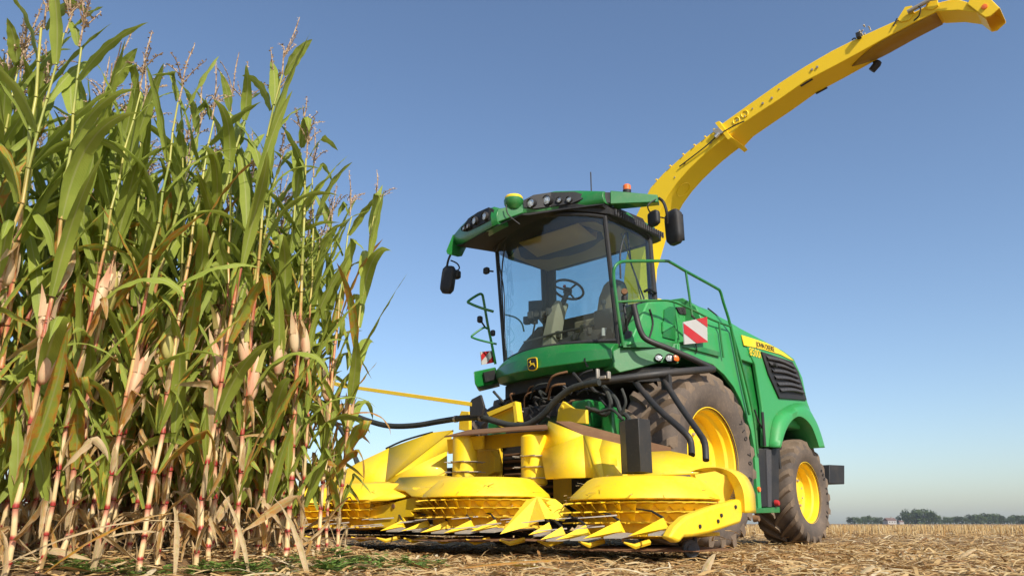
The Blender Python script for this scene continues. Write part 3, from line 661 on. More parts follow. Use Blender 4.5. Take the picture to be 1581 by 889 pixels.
# --- cab frame
zb, zt = 2.30, 3.84
def arch(y): return .13*(1-(y/.95)**2)
def cp(y, z, off=0): return V((arcx(y, z)+off, y, z))
cf = MB()
for s in (-1, 1):                                   # slim front corner posts, thick rear posts
    cf.tube([cp(s*.905, z, .0) for z in (zb-.05, 2.8, 3.3, zt)], .030, 8)
    cf.tube([V((-.02, s*.90, 2.2)), V((-.02, s*.905, 3.0)), V((.02, s*.90, zt))], .045, 8)
    cf.tube([cp(s*.905, zb), V((.4, s*.91, zb)), V((-.02, s*.905, zb))], .04, 8)
    cf.tube([cp(s*.905, zt), V((.4, s*.91, zt)), V((.02, s*.905, zt))], .035, 8)
cf.tube([cp(-.90+1.80*i/12, zb+.03) for i in range(13)], .022, 8)
cf.tube([cp(-.90+1.80*i/12, zt-.02)+V((0, 0, arch(-.90+1.80*i/12))) for i in range(13)], .026, 8)
cab = cf.build('cab_frame', BLK, H)
rows = []
for j in range(9):
    z = zb+(zt-zb)*j/8; rows.append([cp(-.90+1.80*i/16, z, .012*math.sin(PI*j/8))+V((0, 0, arch(-.90+1.80*i/16)*j/8)) for i in range(17)])
m = MB(); m.grid(rows); m.build('windscreen', GLASS, cab, smooth=180)
for s in (-1, 1):
    rows = []
    for j in range(5):
        z = zb+(zt-zb)*j/4; x0 = arcx(.905, z); rows.append([V((x0+(-.02-x0)*i/6, s*(.915+.03*math.sin(PI*i/6)), z)) for i in range(7)])
    m = MB(); m.grid(rows); m.build('side_window', SGLASS, cab, smooth=180)
# rear wall with a window opening, right rear post wide and dark
rwl = MB(); rwl.box((-.06, 0, 2.66), (.06, 1.78, .72)); rwl.prism([V((-.03, -.89, 2.3)), V((-.03, -.89, 2.98)), V((.18, -.89, 2.92)), V((.5, -.89, 2.62)), V((.72, -.89, 2.34))], (0, .03, 0)); rwl.box((-.06, -.82, 3.1), (.07, .13, 1.5)); rwl.box((-.06, .85, 3.1), (.07, .08, 1.5)); rwl.box((-.05, 0, 3.84), (.06, 1.78, .10))
rwl.build('rear_wall', TRIM, cab, bevel=.01)
m = MB(); m.box((-.06, .02, 3.27), (.012, 1.62, 1.05)); m.build('rear_window', SGLASS, cab)
m = MB(); m.loft([[V((1.02-.3*(y/.9)**2, y, 3.80+arch(y))), V((.5, y, 3.79+arch(y))), V((-.03, y, 3.79)), V((-.03, y, 3.84)), V((.95-.3*(y/.9)**2, y, 3.86+arch(y)))] for y in (-.87, -.6, -.3, 0, .3, .6, .87)]); m.build('headliner', LINER, cab)
m = MB(); m.grid([[V((.98, -.5+k*.25, 3.86)) for k in range(5)], [V((.62, -.5+k*.25, 3.76)) for k in range(5)], [V((.60, -.5+k*.25, 3.86)) for k in range(5)]]); m.build('overhead_console', LINER, cab, solid=.02)
m = MB(); m.prism([V((1.06, 0, 2.31)), V((.98, .5, 2.31)), V((.80, .83, 2.31)), V((-.03, .83, 2.31)), V((-.03, -.83, 2.31)), V((.80, -.83, 2.31)), V((.98, -.5, 2.31))], (0, 0, .03)); m.build('cab_floor', TRIM, cab)
# dashboard hump along the lower right of the glass
m = MB(); m.loft([[V((.95-.12*k, y, 2.32)), V((.9-.12*k, y, h)), V((.55, y, h+.04)), V((.5, y, 2.32))] for k, y, h in ((0, -.1, 2.36), (0, .15, 2.46), (.3, .45, 2.52), (1.2, .8, 2.50))]); m.build('lower_dashboard', TRIM, cab, smooth=50)
# steering column and wheel
m = MB(); m.loft([[V((.55+.12*a-.0, y*wd, z)) + V((xo, 0, 0)) for a, y in ((1, .6), (1, -.6), (-.2, -1), (-.7, -.6), (-.7, .6), (-.2, 1))] for z, wd, xo in ((2.33, .14, .20), (2.6, .12, .18), (2.88, .11, .09), (3.02, .08, .0), (3.06, .03, -.02))])
m.v = [q+V((0, -.14, 0)) for q in m.v]
m.build('steering_column', TRIM2, cab, smooth=60, bevel=.01)
swc = V((.46, -.10, 3.24)); ax = V((.45, 0, -1)).normalized(); ax = -ax
m = MB(); u = ax.orthogonal().normalized(); v_ = ax.cross(u)
ring = [swc + (u*math.cos(k*PI/14)+v_*math.sin(k*PI/14))*.205 for k in range(28)]
m.loft([[p + ((p-swc).normalized()*math.cos(q*PI/4) + ax*math.sin(q*PI/4))*.017 for q in range(8)] for p in ring], caps=False, closed=True)
for a in (0.5, 2.6, 4.7): m.tube([swc-ax*.02, swc+(u*math.cos(a)+v_*math.sin(a))*.2], .014, 6)
m.lathe(swc-ax*.05, ax, [(.06, 0), (.055, .05), (.001, .06)], 16); m.tube([swc-ax*.04, swc-ax*.28+V((.03, 0, 0))], .035, 8)
m.build('steering_wheel', TRIM, cab, smooth=60)
m = MB(); m.lathe(swc+ax*.01+V((0, -.07, .04)), ax, [(.001, .04), (.02, .03), (.022, 0)], 10); m.build('steering_knob', RED, cab)
# seat
st_ = MB(); st_.box((.20, .22, 2.72), (.52, .50, .14)); st_.loft([[V((x-.02, .22+q*wd, z+.12)) for x, q in ((xx, -1), (xx+.07, -.8), (xx+.10, 0), (xx+.07, .8), (xx, 1), (xx-.06, .8), (xx-.06, -.8))] for z, wd, xx in ((2.66, .24, .0), (2.9, .25, -.05), (3.1, .24, -.09), (3.26, .17, -.12), (3.31, .08, -.13))])
st_.build('seat', SEATM, cab, smooth=50, bevel=.03)
m = MB(); m.box((.18, .22, 2.5), (.3, .3, .32)); m.build('seat_base', TRIM, cab)
m = MB(); m.box((.32, .52, 2.76), (.46, .12, .07)); m.box((.42, .52, 2.6), (.2, .1, .3)); m.build('armrest_console', TRIM2, cab, bevel=.02)
m = MB(); m.tube([V((.52, .52, 2.78)), V((.54, .52, 2.90))], .018, 8); m.lathe(V((.54, .52, 2.9)), (0, 0, 1), [(.03, 0), (.035, .04), (.001, .07)], 10); m.build('joystick', BLK, cab)
m = MB(); m.box((.70, -.46, 2.98), (.03, .20, .26), rz=.5); m.build('monitor', BLK, cab, bevel=.01)
m = MB(); m.tube([V((.68, -.44, 2.9)), V((.62, -.3, 2.7)), V((.6, -.15, 2.5))], .025, 8, 4); m.build('monitor_arm', BLK, cab)
m = MB(); r = random.Random(3)
for k in range(9): p = V((.75-r.random()*.2, -.62+.06*k, 2.86+r.uniform(-.06, .06))); m.box(p, (.09, .08, .10), rz=r.random())
m.build('control_panel', TRIM, cab, bevel=.01)
m = MB(); m.box((.62, .66, 2.60), (.30, .28, .34)); m.build('side_console', BLK, cab, bevel=.03)
m = MB(); m.prism([A(930, 506, y=.72), A(938, 506, y=.72), A(938, 518, y=.72), A(930, 518, y=.72)], (0, -.01, 0)); m.build('sticker', WHITE, cab)
m = MB(); m.tube([V((.95, -.45, 2.50)), V((.85, .0, 2.56)), V((.72, .55, 2.60))], .016, 8); m.tube([V((.7, -.55, 2.55)), V((.9, -.3, 2.75))], .012, 8); m.build('inner_rail', TRIM, cab)
# operator pedals area clutter
m = MB(); r = random.Random(6)
for k in range(16): p = V((.6+r.random()*.3, -.1+r.random()*.75, 2.42+r.random()*.16)); m.box(p, (.08, .05, .09), rz=r.random()*3)
m.build('pedal', TRIM, cab, bevel=.008)
# wipers and cables on the glass
m = MB(); m.tube([cp(-.80, 2.36, .05), cp(-.72, 2.9, .06), cp(-.66, 3.45, .05), cp(-.50, 3.78, .04)], .010, 6, 4); m.tube([cp(-.84, 2.4, .06), cp(-.62, 3.1, .06), cp(-.78, 3.7, .05)], .007, 6, 4); m.build('windscreen_wiper', BLK, cab)
m = MB(); m.tube([V((.55, .93, 3.75)), V((.50, .93, 3.35)), V((.25, .93, 2.95))], .012, 6); m.tube([V((.68, .93, 3.70)), V((.42, .935, 3.2)), V((.18, .93, 2.55))], .008, 6); m.tube([V((.60, .93, 3.72)), V((.72, .93, 3.45)), V((.74, .93, 3.1))], .012, 6, 4); m.build('side_wiper', BLK, cab)
m = MB(); m.tube([A(995, 450, y=.95), A(1003, 447, y=.97), A(1013, 452, y=.95)], .016, 8, 3); m.build('door_handle', BLK, cab)
# roof
rf = MB(); rp2 = [(-.28, -.9), (-.34, 0), (-.28, .9), (-.1, .98), (.6, 1.02), (.98, .98), (1.22, .6), (1.38, 0), (1.22, -.6), (.98, -.98), (.6, -1.02), (-.1, -.98)]
rings = [[V((x*s+.0, y*s, z+arch(y))) for x, y in rp2] for z, s in ((3.84, .93), (3.86, 1.0), (3.93, 1.01), (3.96, .98))]
rf.loft(rings); roof = rf.build('roof', BLK, H, smooth=35)
m = MB()
for k in range(22): m.box((.9-k*.05, 1.012, 3.89), (.018, .02, .075))
m.build('roof_grille', GRY, roof)
m = MB(); m.loft([[V((x*s, y*s, z)) for x, y in rp2] for z, s in ((3.955, .96), (4.0, .95), (4.02, .85))]); m.build('roof_cap', GREEN, roof, smooth=35)
m = MB(); m.prism([q+V((.02, 0, -.012)) for q in (A(706, 379, y=-1.28), A(718, 376, y=-1.08), A(743, 361, y=-.5), A(768, 349, y=-.13), A(806, 331, y=.08), A(819, 331, y=.18), A(870, 323, y=.5), A(933, 315, y=.96), V((.6, .95, 3.9)), V((.6, -.95, 3.9)), V((1.0, -1.1, 3.9)))], (-.03, 0, .03)); m.build('roof_underside', BLK, roof)
# headlamp visor: right half as seen, then left half
def visor(front, back_dir, name):
    pts = [A(a, b, y=yy) for a, b, yy in front]; return pts
VR_t = [(806, 309, .08), (829, 300, .22), (854, 294.6, .36), (893, 293.6, .64), (931, 294.6, .96)]
VR_b = [(806, 329, .08), (829, 329.5, .22), (854, 325.5, .36), (893, 319.5, .64), (935, 314, .98)]
VL_t = [(770, 321, -.12), (760.5, 318.5, -.2), (741, 325, -.5), (725, 333, -.78), (709, 349, -1.12), (700, 361.6, -1.35)]
VL_b = [(770, 346, -.12), (760.5, 350, -.2), (743, 360, -.5), (729, 368, -.78), (714, 376, -1.12), (704, 378, -1.35)]
for T_, B_, nm in ((VR_t, VR_b, 'roof_visor'), (VL_t, VL_b, 'roof_visor')):
    m = MB(); t3 = [A(a, b, y=yy) for a, b, yy in T_]; b3 = [A(a, b, y=yy) for a, b, yy in B_]
    rings = []
    for i in range(len(t3)):
        t0, b0 = t3[i], b3[i]; k = V((-.13, 0, .0)); md = (t0+b0)/2 + V((.03, 0, 0))
        rings.append([b0, b0+(md-b0)*.35+V((.012, 0, 0)), md, t0+(md-t0)*.3, t0+V((-.03, 0, .004)), t0+k+V((0, 0, -.0)), b0+k+V((-.05, 0, .02))])
    m.loft(rings); m.build(nm, GREEN, roof, smooth=30, bevel=.006)
# hub between the halves
m = MB(); m.loft([[A(768, a1, y=-.13)+V((dx, 0, 0)), A(808, b1, y=.10)+V((dx, 0, 0)), A(808, b2, y=.10)+V((dx, 0, 0)), A(768, a2, y=-.13)+V((dx, 0, 0))] for dx, a1, b1, b2, a2 in ((.01, 323, 314, 329, 344), (-.1, 323, 314, 327, 341))]); m.build('visor_hub', GREEN, roof, bevel=.01)
m = MB(); c = A(789, 312, y=-.01)+V((-.05, 0, 0)); m.lathe(c, (0, 0, 1), [(.001, -.10), (.07, -.09), (.10, -.05), (.12, -.02), (.125, .03), (.11, .055)], 24); rcv = m.build('satellite_receiver', GREEN, roof)
m = MB(); m.lathe(c, (0, 0, 1), [(.112, .045), (.114, .07), (.10, .088), (.001, .095)], 24); m.build('receiver_dome', YEL, rcv)
m = MB(); m.tube([A(784, 317, y=0)+V((.03, 0, 0)), A(789, 333, y=0)+V((.05, 0, 0)), A(802, 346, y=.05)], .008, 6, 5); m.build('receiver_cable', GRY, roof)
# black pods with lights
def pod(pts, off=.028):
    return MB().prism([A(a, b, y=yy)+V((off, 0, 0)) for a, b, yy in pts], (-.03, 0, 0))
m = MB()
def strippod(T_, B_, off):
    t3 = [A(a, b, y=yy)+V((off, 0, 0)) for a, b, yy in T_]; b3 = [A(a, b, y=yy)+V((off, 0, 0)) for a, b, yy in B_]
    q = MB(); q.loft([[b_, t_, t_+V((-.05, 0, 0)), b_+V((-.05, 0, 0))] for b_, t_ in zip(b3, t3)]); return q
p1 = strippod([(811, 311, .12), (827, 302.5, .22), (854, 298.5, .36), (890, 297.5, .62), (905, 302, .72)], [(812, 321, .12), (827, 323.5, .22), (854, 320, .36), (885, 315.5, .60), (903, 308, .72)], .040).build('lamp_pod', BLK, roof, smooth=20)
p2 = strippod([(765, 324, -.17), (758, 321.5, -.24), (741, 329, -.5), (726, 339, -.78), (718, 351, -.95)], [(766, 335, -.17), (758, 342, -.24), (742, 350, -.5), (729, 358, -.78), (720, 359, -.95)], .040).build('lamp_pod', BLK, roof, smooth=20)
for (px, py, y, rd) in ((824, 315.5, .19, .052), (848.6, 310.8, .33, .055), (867.3, 311, .45, .034), (882.6, 310, .57, .036)): lamp(px, py, y, rd, (1, .15, -.12), par=roof, off=.065)
for (px, py, y, rd) in ((754.5, 335, -.29, .050), (738.5, 341.8, -.54, .048), (728.3, 350.5, -.74, .032), (722, 354, -.86, .030)): lamp(px, py, y, rd, (1, -.15, -.12), par=roof, off=.065)
# tip of the left wing, bar of the right wing
m = MB(); m.loft([[A(a, b, y=-1.33)+V((dx, dy, 0)) for a, b in ((700.5, 362), (706, 378), (699, 392), (692, 393), (690, 388))] for dx, dy in ((.02, 0), (-.16, .02))]); m.build('wing_tip', GREEN, roof, bevel=.01)
m = MB(); m.loft([[A(942, 294, y=1.0), A(942, 315, y=1.0), A(942, 315, y=1.0)+V((-.2, -.05, 0)), A(942, 294, y=1.0)+V((-.2, -.05, 0))], [A(1015, 300.5, y=1.44), A(1017, 312, y=1.44), A(1017, 312, y=1.44)+V((-.1, -.05, 0)), A(1015, 300.5, y=1.44)+V((-.1, -.05, 0))]]); m.build('wing_bar', GREEN, roof, bevel=.01)
m = MB(); m.prism([A(934, 297, y=.97), A(943, 297, y=1.0), A(943, 313, y=1.0), A(934, 313, y=.97)], (-.15, 0, 0)); m.build('wing_joint', BLK, roof)
m = MB(); m.prism([A(930, 317, y=.95), A(955, 321, y=.97), A(993, 337, y=.97), A(1004, 357, y=.97), A(1004, 365, y=.97), A(985, 352, y=.95), A(950, 338, y=.95)], (0, -.25, 0)); m.build('roof_overhang', BLK, roof, bevel=.01)
m = MB(); bc = A(968, 294, y=.85); m.lathe(bc, (0, 0, 1), [(.05, -.06), (.055, 0)], 16); bb = m.build('beacon_base', BLK, roof); m = MB(); m.lathe(bc, (0, 0, 1), [(.050, 0), (.052, .06), (.04, .075), (.001, .08)], 20); m.build('beacon', AMBER, roof)
m = MB(); m.tube([A(913, 295, y=.3), A(912, 266, y=.3)], .009, 6); m.build('antenna', BLK, roof)
# mirrors
def rbox(c, d, n=4.0, M=None, seg=20):             # rounded box built of superellipse slices
    rings = []
    for j in range(9):
        t = -1+2*j/8; s = (1-abs(t)**6)**.25 if abs(t) < 1 else .55; s = max(s, .6)
        ring = []
        for k in range(seg):
            a = 2*PI*k/seg; ca, sa = math.cos(a), math.sin(a)
            e = 2/n; p = V((math.copysign(abs(ca)**e, ca)*d[0]/2*s, math.copysign(abs(sa)**e, sa)*d[1]/2*s, t*d[2]/2)); ring.append(V(c)+((M @ p) if M else p))
        rings.append(ring)
    return MB().loft(rings)
mc = A(1041, 351, y=1.5); mr = rbox(mc, (.13, .235, .43), M=Matrix.Rotation(-.25, 3, 'Z') @ Matrix.Rotation(.03, 3, 'X')).build('side_mirror', BLK, H, smooth=50)
m = MB(); m.prism([mc+V((-.07, -.09+.0, -.17)), mc+V((-.07, .09, -.17)), mc+V((-.07, .09, .17)), mc+V((-.07, -.09, .17))], (-.005, 0, 0)); m.build('mirror_glass', MIRR, mr)
m = MB(); m.tube([A(1017, 306, y=1.44), A(1024, 312, y=1.46), A(1029, 326, y=1.5), A(1030, 345, y=1.46)], .018, 8, 4); m.tube([A(1012, 308, y=1.42), A(1000, 318, y=1.38), A(1008, 332, y=1.36), A(1028, 337, y=1.44)], .009, 6, 4); m.build('mirror_arm', BLK, mr)
rbox(A(1009.5, 337.5, y=1.38), (.08, .17, .19), M=Matrix.Rotation(-.25, 3, 'Z')).build('small_mirror', BLK, mr, smooth=50)
mc2 = A(692, 432, y=-1.5); mr2 = rbox(mc2, (.13, .19, .38), M=Matrix.Rotation(-.16, 3, 'X') @ Matrix.Rotation(.35, 3, 'Z')).build('side_mirror', BLK, H, smooth=50)
m = MB(); m.tube([A(696, 392, y=-1.36), A(692, 402, y=-1.45), A(690, 412, y=-1.5)], .016, 8, 3); m.tube([A(696, 402, y=-1.42), A(706, 407, y=-1.42), A(709, 415, y=-1.42), A(700, 420, y=-1.48)], .010, 6, 4); m.build('mirror_arm', BLK, mr2)
rbox(A(705, 424, y=-1.44), (.10, .10, .12)).build('small_mirror', BLKM, mr2, smooth=50)

# --- railings, lamps and warning boards
def rail(pts, r_, name, mat=GREEN, sm=4, par=H):
    m = MB(); m.tube([A(a, b, y=y) for a, b, y in pts], r_, 10, sm); return m.build(name, mat, par)
hr = rail([(962, 533, 1.12), (956, 495, 1.12), (952, 465, 1.12), (947.5, 428, 1.12), (949, 413, 1.14), (956, 405.5, 1.16), (967, 403.5, 1.18), (1000, 403, 1.26), (1028, 403, 1.32), (1036, 405.5, 1.34), (1058.7, 418.6, 1.38), (1085, 433, 1.43), (1106.5, 445, 1.46), (1112, 450, 1.46), (1117, 467, 1.46), (1128, 503.6, 1.46), (1142, 572, 1.46), (1157, 640, 1.46)], .019, 'handrail')
rail([(952, 466, 1.12), (985, 464.5, 1.2), (1016, 464, 1.28), (1037, 465, 1.32), (1066.6, 477, 1.38), (1098.5, 493, 1.44), (1128, 504, 1.46)], .014, 'middle_rail', par=hr)
rail([(1058.7, 418.6, 1.38), (1064, 455, 1.38), (1069, 490, 1.38)], .015, 'rail_post', par=hr, sm=1); rail([(1110, 497.6, 1.455), (1113, 522, 1.455), (1117, 552, 1.455)], .013, 'rail_post', par=hr, sm=1)
hl = rail([(765, 562, -1.12), (759, 530, -1.12), (753, 501, -1.12), (746.5, 463, -1.12), (744, 454.5, -1.12), (738, 455, -1.13), (723, 465, -1.18), (726, 468.5, -1.16), (742, 475, -1.05), (762, 481, -.95)], .018, 'handrail')
rail([(752, 507, -1.12), (746, 506, -1.13), (729, 518, -1.2), (731, 521.5, -1.19), (745, 526, -1.08), (767, 531, -.95)], .014, 'middle_rail', par=hl)
rail([(777, 485, -1.0), (790, 488, -.95), (799, 492, -.95), (806, 500, -.95), (809, 512, -.95)], .012, 'inner_rail', par=hl)
cq = rbox(A(741, 493, y=-1.14), (.07, .06, .09)); cq.tube([A(741, 493, y=-1.14), A(749, 505, y=-1.13)], .012, 6); cq.build('rail_lamp', BLK, hl)
rbox(A(761, 514, y=-.99), (.05, .06, .08)).build('rail_lamp', BLK, hl); cq = rbox(A(751, 418, y=-.97), (.06, .09, .09)); cq.tube([A(751, 418, y=-.97), A(762, 419, y=-.91)], .012, 6); cq.build('cab_camera', BLK, cab)
def board(c4, y, name, flip):
    p = AY(c4, y); n = V((0, 0, 0)); a, b, c, d = p; nrm = (b-a).cross(d-a).normalized()
    if nrm.dot(CL-a) < 0: nrm = -nrm
    bd = MB().prism([q for q in p], -nrm*.012).build('warning_board', WHITE, H)
    def uv(u, v): return a*(1-u)*(1-v)+b*u*(1-v)+c*u*v+d*(1-u)*v + nrm*.002
    tris = [[(0, .22), (0, .68), (.40, 1), (.80, 1)][::1], [(.48, 0), (1, 0), (1, .40)]] if not flip else [[(0, .25), (.25, 0), (.7, 0), (0, .7)], [(.3, 1), (1, .3), (1, .75), (.75, 1)]]
    if not flip: tris = [[(0, .06), (1, .97), (1, 1), (.5, 1), (0, .5)], [(.52, 0), (1, 0), (1, .42)]]
    k = MB()
    for t_ in tris: k.prism([uv(*q) for q in t_], nrm*.002)
    k.build('red_stripe', RED, bd); return bd
board([(1055, 497), (1091.5, 489), (1092.5, 528), (1057, 531.5)], 1.50, 'warning_board', False)
board([(742, 543), (762, 541), (765, 559), (744, 563)], -1.16, 'warning_board', True)
m = MB(); m.tube([A(1073, 492, y=1.44), A(1068, 487, y=1.39)], .012, 6); m.build('board_bracket', DARK, H); m = MB(); m.tube([A(1074, 530, y=1.48), A(1076, 540, y=1.46), A(1074, 546, y=1.43)], .007, 6); m.build('board_bracket', DARK, H)
# things on the platform by the door
m = MB(); c = A(964, 450, y=1.06); m.lathe(c, (.6, .5, 0), [(.001, .02), (.035, .02), (.04, -.01)], 14); m.build('round_reflector', RUST, H)
rbox(A(964, 462, y=1.04), (.06, .06, .10)).build('switch_box', BLK, H); rbox(A(971, 519, y=1.05), (.07, .09, .12)).build('platform_lamp', GRY, H)
m = MB(); m.tube([A(963, 470, y=1.0), A(966, 490, y=1.03), A(968, 505, y=1.0), A(975, 528, y=1.03)], .014, 6, 5); m.build('cable', BLK, H)

# --- crop guard tubes in front of the left wheel
gd = MB(); gd.tube([A(978, 470, y=1.2), A(982, 487, y=1.22), A(987, 506, y=1.25), A(994, 520, y=1.28), A(1005.5, 527.5, y=1.34), A(1032, 538, y=1.46), A(1072, 555, y=1.62), A(1101, 569, y=1.72)], .034, 12, 5); gt = gd.build('guard_tube', BLKM, H)
m = MB(); m.tube([A(914, 590.5, x=1.45), A(1019, 577, x=1.0), A(1101, 569.5, y=1.72)], .042, 12, 6); m.build('guard_crossbar', BLKM, H)
m = MB(); m.tube([A(981, 590, y=1.35), A(1014, 628.6, y=1.7), A(1047, 658, y=2.0), A(1062, 673, y=2.12), A(1067, 684, y=2.15), A(1068, 702, y=2.2)], .032, 12, 4); m.build('guard_leg', BLKM, H)
m = MB(); m.tube([A(1021, 580, y=1.5), A(1047, 622, y=1.8), A(1079, 667.5, y=2.12), A(1088, 684, y=2.25), A(1090, 710, y=2.3)], .032, 12, 4); m.box(A(1029, 590, y=1.58), (.06, .1, .16)); m.build('guard_leg', BLKM, H)
# hoses and pipes under the cab
m = MB(); m.tube([A(*p, x=1.62) for p in ((470, 610), (534, 635), (565, 648), (600, 657), (640, 656.5), (680, 650), (715, 645), (745, 645), (768, 651), (788, 656), (812, 655.5), (835, 643), (858, 618), (882, 600), (905, 593), (925, 590))], .036, 12, 5); hs = m.build('thick_hose', HOSE, H)
m = MB()
for p in ((704, 646.5), (743, 645)): m.lathe(A(*p, x=1.62)-V((0, .02, 0)), (0, 1, 0), [(.042, 0), (.042, .04)], 12)
m.build('hose_clamp', STEEL, hs)
m = MB(); m.tube([A(*p, x=1.2) for p in ((480, 630), (520, 655), (538, 685), (548, 705), (560, 730))], .034, 10, 4); m.tube([A(*p, x=1.25) for p in ((500, 625), (528, 665), (545, 700), (552, 722))], .024, 10, 4); m.build('rear_hose', HOSE, H)
m = MB()
for k, pts in enumerate((((930, 595), (950, 615), (958, 635), (968, 642), (975, 655)), ((935, 600), (943, 622), (935, 640), (915, 632), (905, 640)), ((960, 600), (966, 622), (955, 645)), ((905, 628), (925, 635), (945, 632), (962, 648)))):
    m.tube([A(*p, x=1.25+.06*k) for p in pts], .026 if k < 2 else .016, 8, 5)
m.build('hydraulic_hose', HOSE, H)
for c_, d_ in ((A(923, 577, x=1.42), (.05, .022, .11)), (A(932, 583, x=1.42), (.06, .09, .035)), (A(940, 579, x=1.42), (.05, .022, .08)), (A(786, 633, x=1.25), (.05, .10, .06)), (A(800, 636, x=1.25), (.03, .16, .02))):
    m = MB(); m.box(c_, d_); m.build('valve_block', STEEL, H, bevel=.006)
r = random.Random(12)
for k in range(40):
    p = V((1.0+r.random()*.25, r.uniform(-.7, .9), r.uniform(1.45, 1.8))); q = p+V((r.uniform(-.1, .1), r.uniform(-.35, .35), r.uniform(-.25, .25))); m = MB(); m.tube([p, (p+q)/2+V((.08, 0, .05)), q], r.uniform(.008, .02), 6, 4); m.build('pipe', r.choice((DARK, HOSE, BLK, DARK, RUST)), H)
m = MB(); m.box((.95, -.1, 1.25), (.5, 1.5, .5)); m.box((1.15, .7, 1.45), (.3, .25, .3)); m.build('feeder_house', GREEN, H, bevel=.02)
m = MB(); m.box((1.1, 1.0, 1.2), (.25, .16, .6)); m.box((.9, .95, .95), (.6, .1, .16)); m.build('lift_arm', GREEN, H, bevel=.02)

# --- spout, swung out to the driver's left
B0 = A(1020, 330, y=.28); ED = ray(1540, 20); tt = (6.0-CAMZ)/ED.z; EW = V((0, 0, CAMZ))+ED*tt - OR
E3 = V((EW.dot(Fv), EW.dot(Lv), EW.z)); dirh = V((E3.x-B0.x, E3.y-B0.y, 0)).normalized(); nrm = V((dirh.y, -dirh.x, 0))
if nrm.dot(CL-B0) < 0: nrm = -nrm                   # nrm points from the spout's near side to the viewer
def S(px, py): return hit(px, py, B0, nrm)
def spout_seg(tops, cre, wA, wB, grow=0):
    rings = []; n = len(tops)
    for i in range(n):
        a, b = S(*tops[i]), S(*cre[i]); wd = wA+(wB-wA)*i/(n-1); u = (a-b).normalized()*grow
        rings.append([a+u+nrm*grow, b-u+nrm*grow, b-u-nrm*(wd+grow), a+u-nrm*(wd+grow)])
    return rings
T1 = [(960, 470), (966, 400), (981, 335), (1004.5, 289.5), (1024, 268), (1047, 247), (1064, 232), (1081.5, 218.6), (1097, 206.5), (1110, 196.4)]
C1 = [(985, 475), (990, 405), (1008, 345), (1031, 301.6), (1046, 281), (1063, 262), (1078, 247.5), (1094, 233), (1109, 221), (1124, 209.5)]
spb = MB().loft(spout_seg(T1, C1, .46, .44)).build('spout', SPY, H, smooth=25, bevel=.008)
T2 = [(1108, 196), (1128, 181.5), (1162.4, 157), (1203, 128.5), (1243.4, 102.5), (1283.9, 79), (1324.4, 58.7), (1365, 40.5), (1405.3, 22.3), (1440, 4)]
C2 = [(1122, 214.5), (1142, 194), (1172, 174.0), (1203, 153.8), (1243.4, 125.5), (1284, 104.5), (1324, 83), (1365, 60), (1405, 38.5), (1454, 14)]
sp2 = MB().loft(spout_seg(T2, C2, .46, .32)).build('spout_extension', SPY, spb, smooth=25, bevel=.008)
fl = MB().loft(spout_seg([(1107, 193), (1113, 190)], [(1124, 215), (1129, 211)], .465, .465, .03)).build('spout_flange', SPY, spb)
m = MB()                                             # rims along the top edge of the lower part and down its near side
for i in range(3, 9): 
    a, b = S(*T1[i]), S(*T1[i+1]); m.box((a+b)/2+V((0, 0, .01))+nrm*.01, (.03, .02, .02))
m.build('spout_lug', SPY, spb)
m = MB()
for (px, py) in ((1178, 160), (1192, 152), (1254, 108), (1262, 104)): c = S(px, py)+nrm*.004; m.lathe(c, nrm, [(.001, .012), (.018, .01), (.018, 0)], 8)
for (px, py) in ((1042, 274), (1058, 252), (1098, 221), (1162, 168), (1203, 138), (1150, 180), (1138, 186)): c = S(px, py)+nrm*.003; m.lathe(c, nrm, [(.001, .008), (.012, .007), (.012, 0)], 8)
m.build('spout_bolt', STEEL, spb)
def ring_on(c, n, r_, name, off=.004):
    n = V(n).normalized(); u = n.orthogonal().normalized(); v2 = n.cross(u)
    q = MB(); q.loft([[c+n*off+(u*math.cos(k*PI/12)+v2*math.sin(k*PI/12))*(r_+.008*math.cos(t*PI/2))+n*.008*math.sin(t*PI/2) for t in range(4)] for k in range(24)], caps=False, closed=True); return q.build(name, SPY, spb, smooth=60)
for (px, py) in ((1137, 186.5), (1150, 176.5)): ring_on(S(px, py), nrm, .05, 'access_cover')
# round cover on the underside of the lower part, and black slots
def under(t, seg, side, wA=.46, wB=.44):            # point on the underside, side 0 near .. 1 far
    n = len(seg); f = t*(n-1); i = min(n-2, int(f)); b = S(*seg[i]).lerp(S(*seg[i+1]), f-i); return b - nrm*((wA+(wB-wA)*t)*side)
u0, u1 = under(.42, C1, .5), under(.46, C1, .5); td = (u1-u0).normalized(); un = td.cross(nrm).normalized(); un = -un if un.z > 0 else un
ring_on(u0, un, .12, 'access_cover')
for (a, b, sd2) in ((.42, .47, .03), (.44, .49, .96)):
    p, q = under(a, C2, sd2, .46, .32), under(b, C2, sd2, .46, .32); m = MB(); m.prism([p+un*.004, q+un*.004, q+un*.004-nrm*.03, p+un*.004-nrm*.03], un*.01); m.build('spout_slot', DARK, sp2)
# dark plate painting the shade of the open chute, pointed, under the outer part
lp = []
for k in range(11):
    t = .62+.36*k/10; wq = math.sin(min(1, k/4)*PI/2)*.46; lp.append((under(t, C2, .5-wq, .46, .32)+V((0, 0, -.012)), under(t, C2, .5+wq, .46, .32)+V((0, 0, -.012))))
m = MB(); m.grid([[a for a, b in lp], [b for a, b in lp]]); m.build('chute_shade_plate', CHUTE_SHADE, sp2, solid=.01)
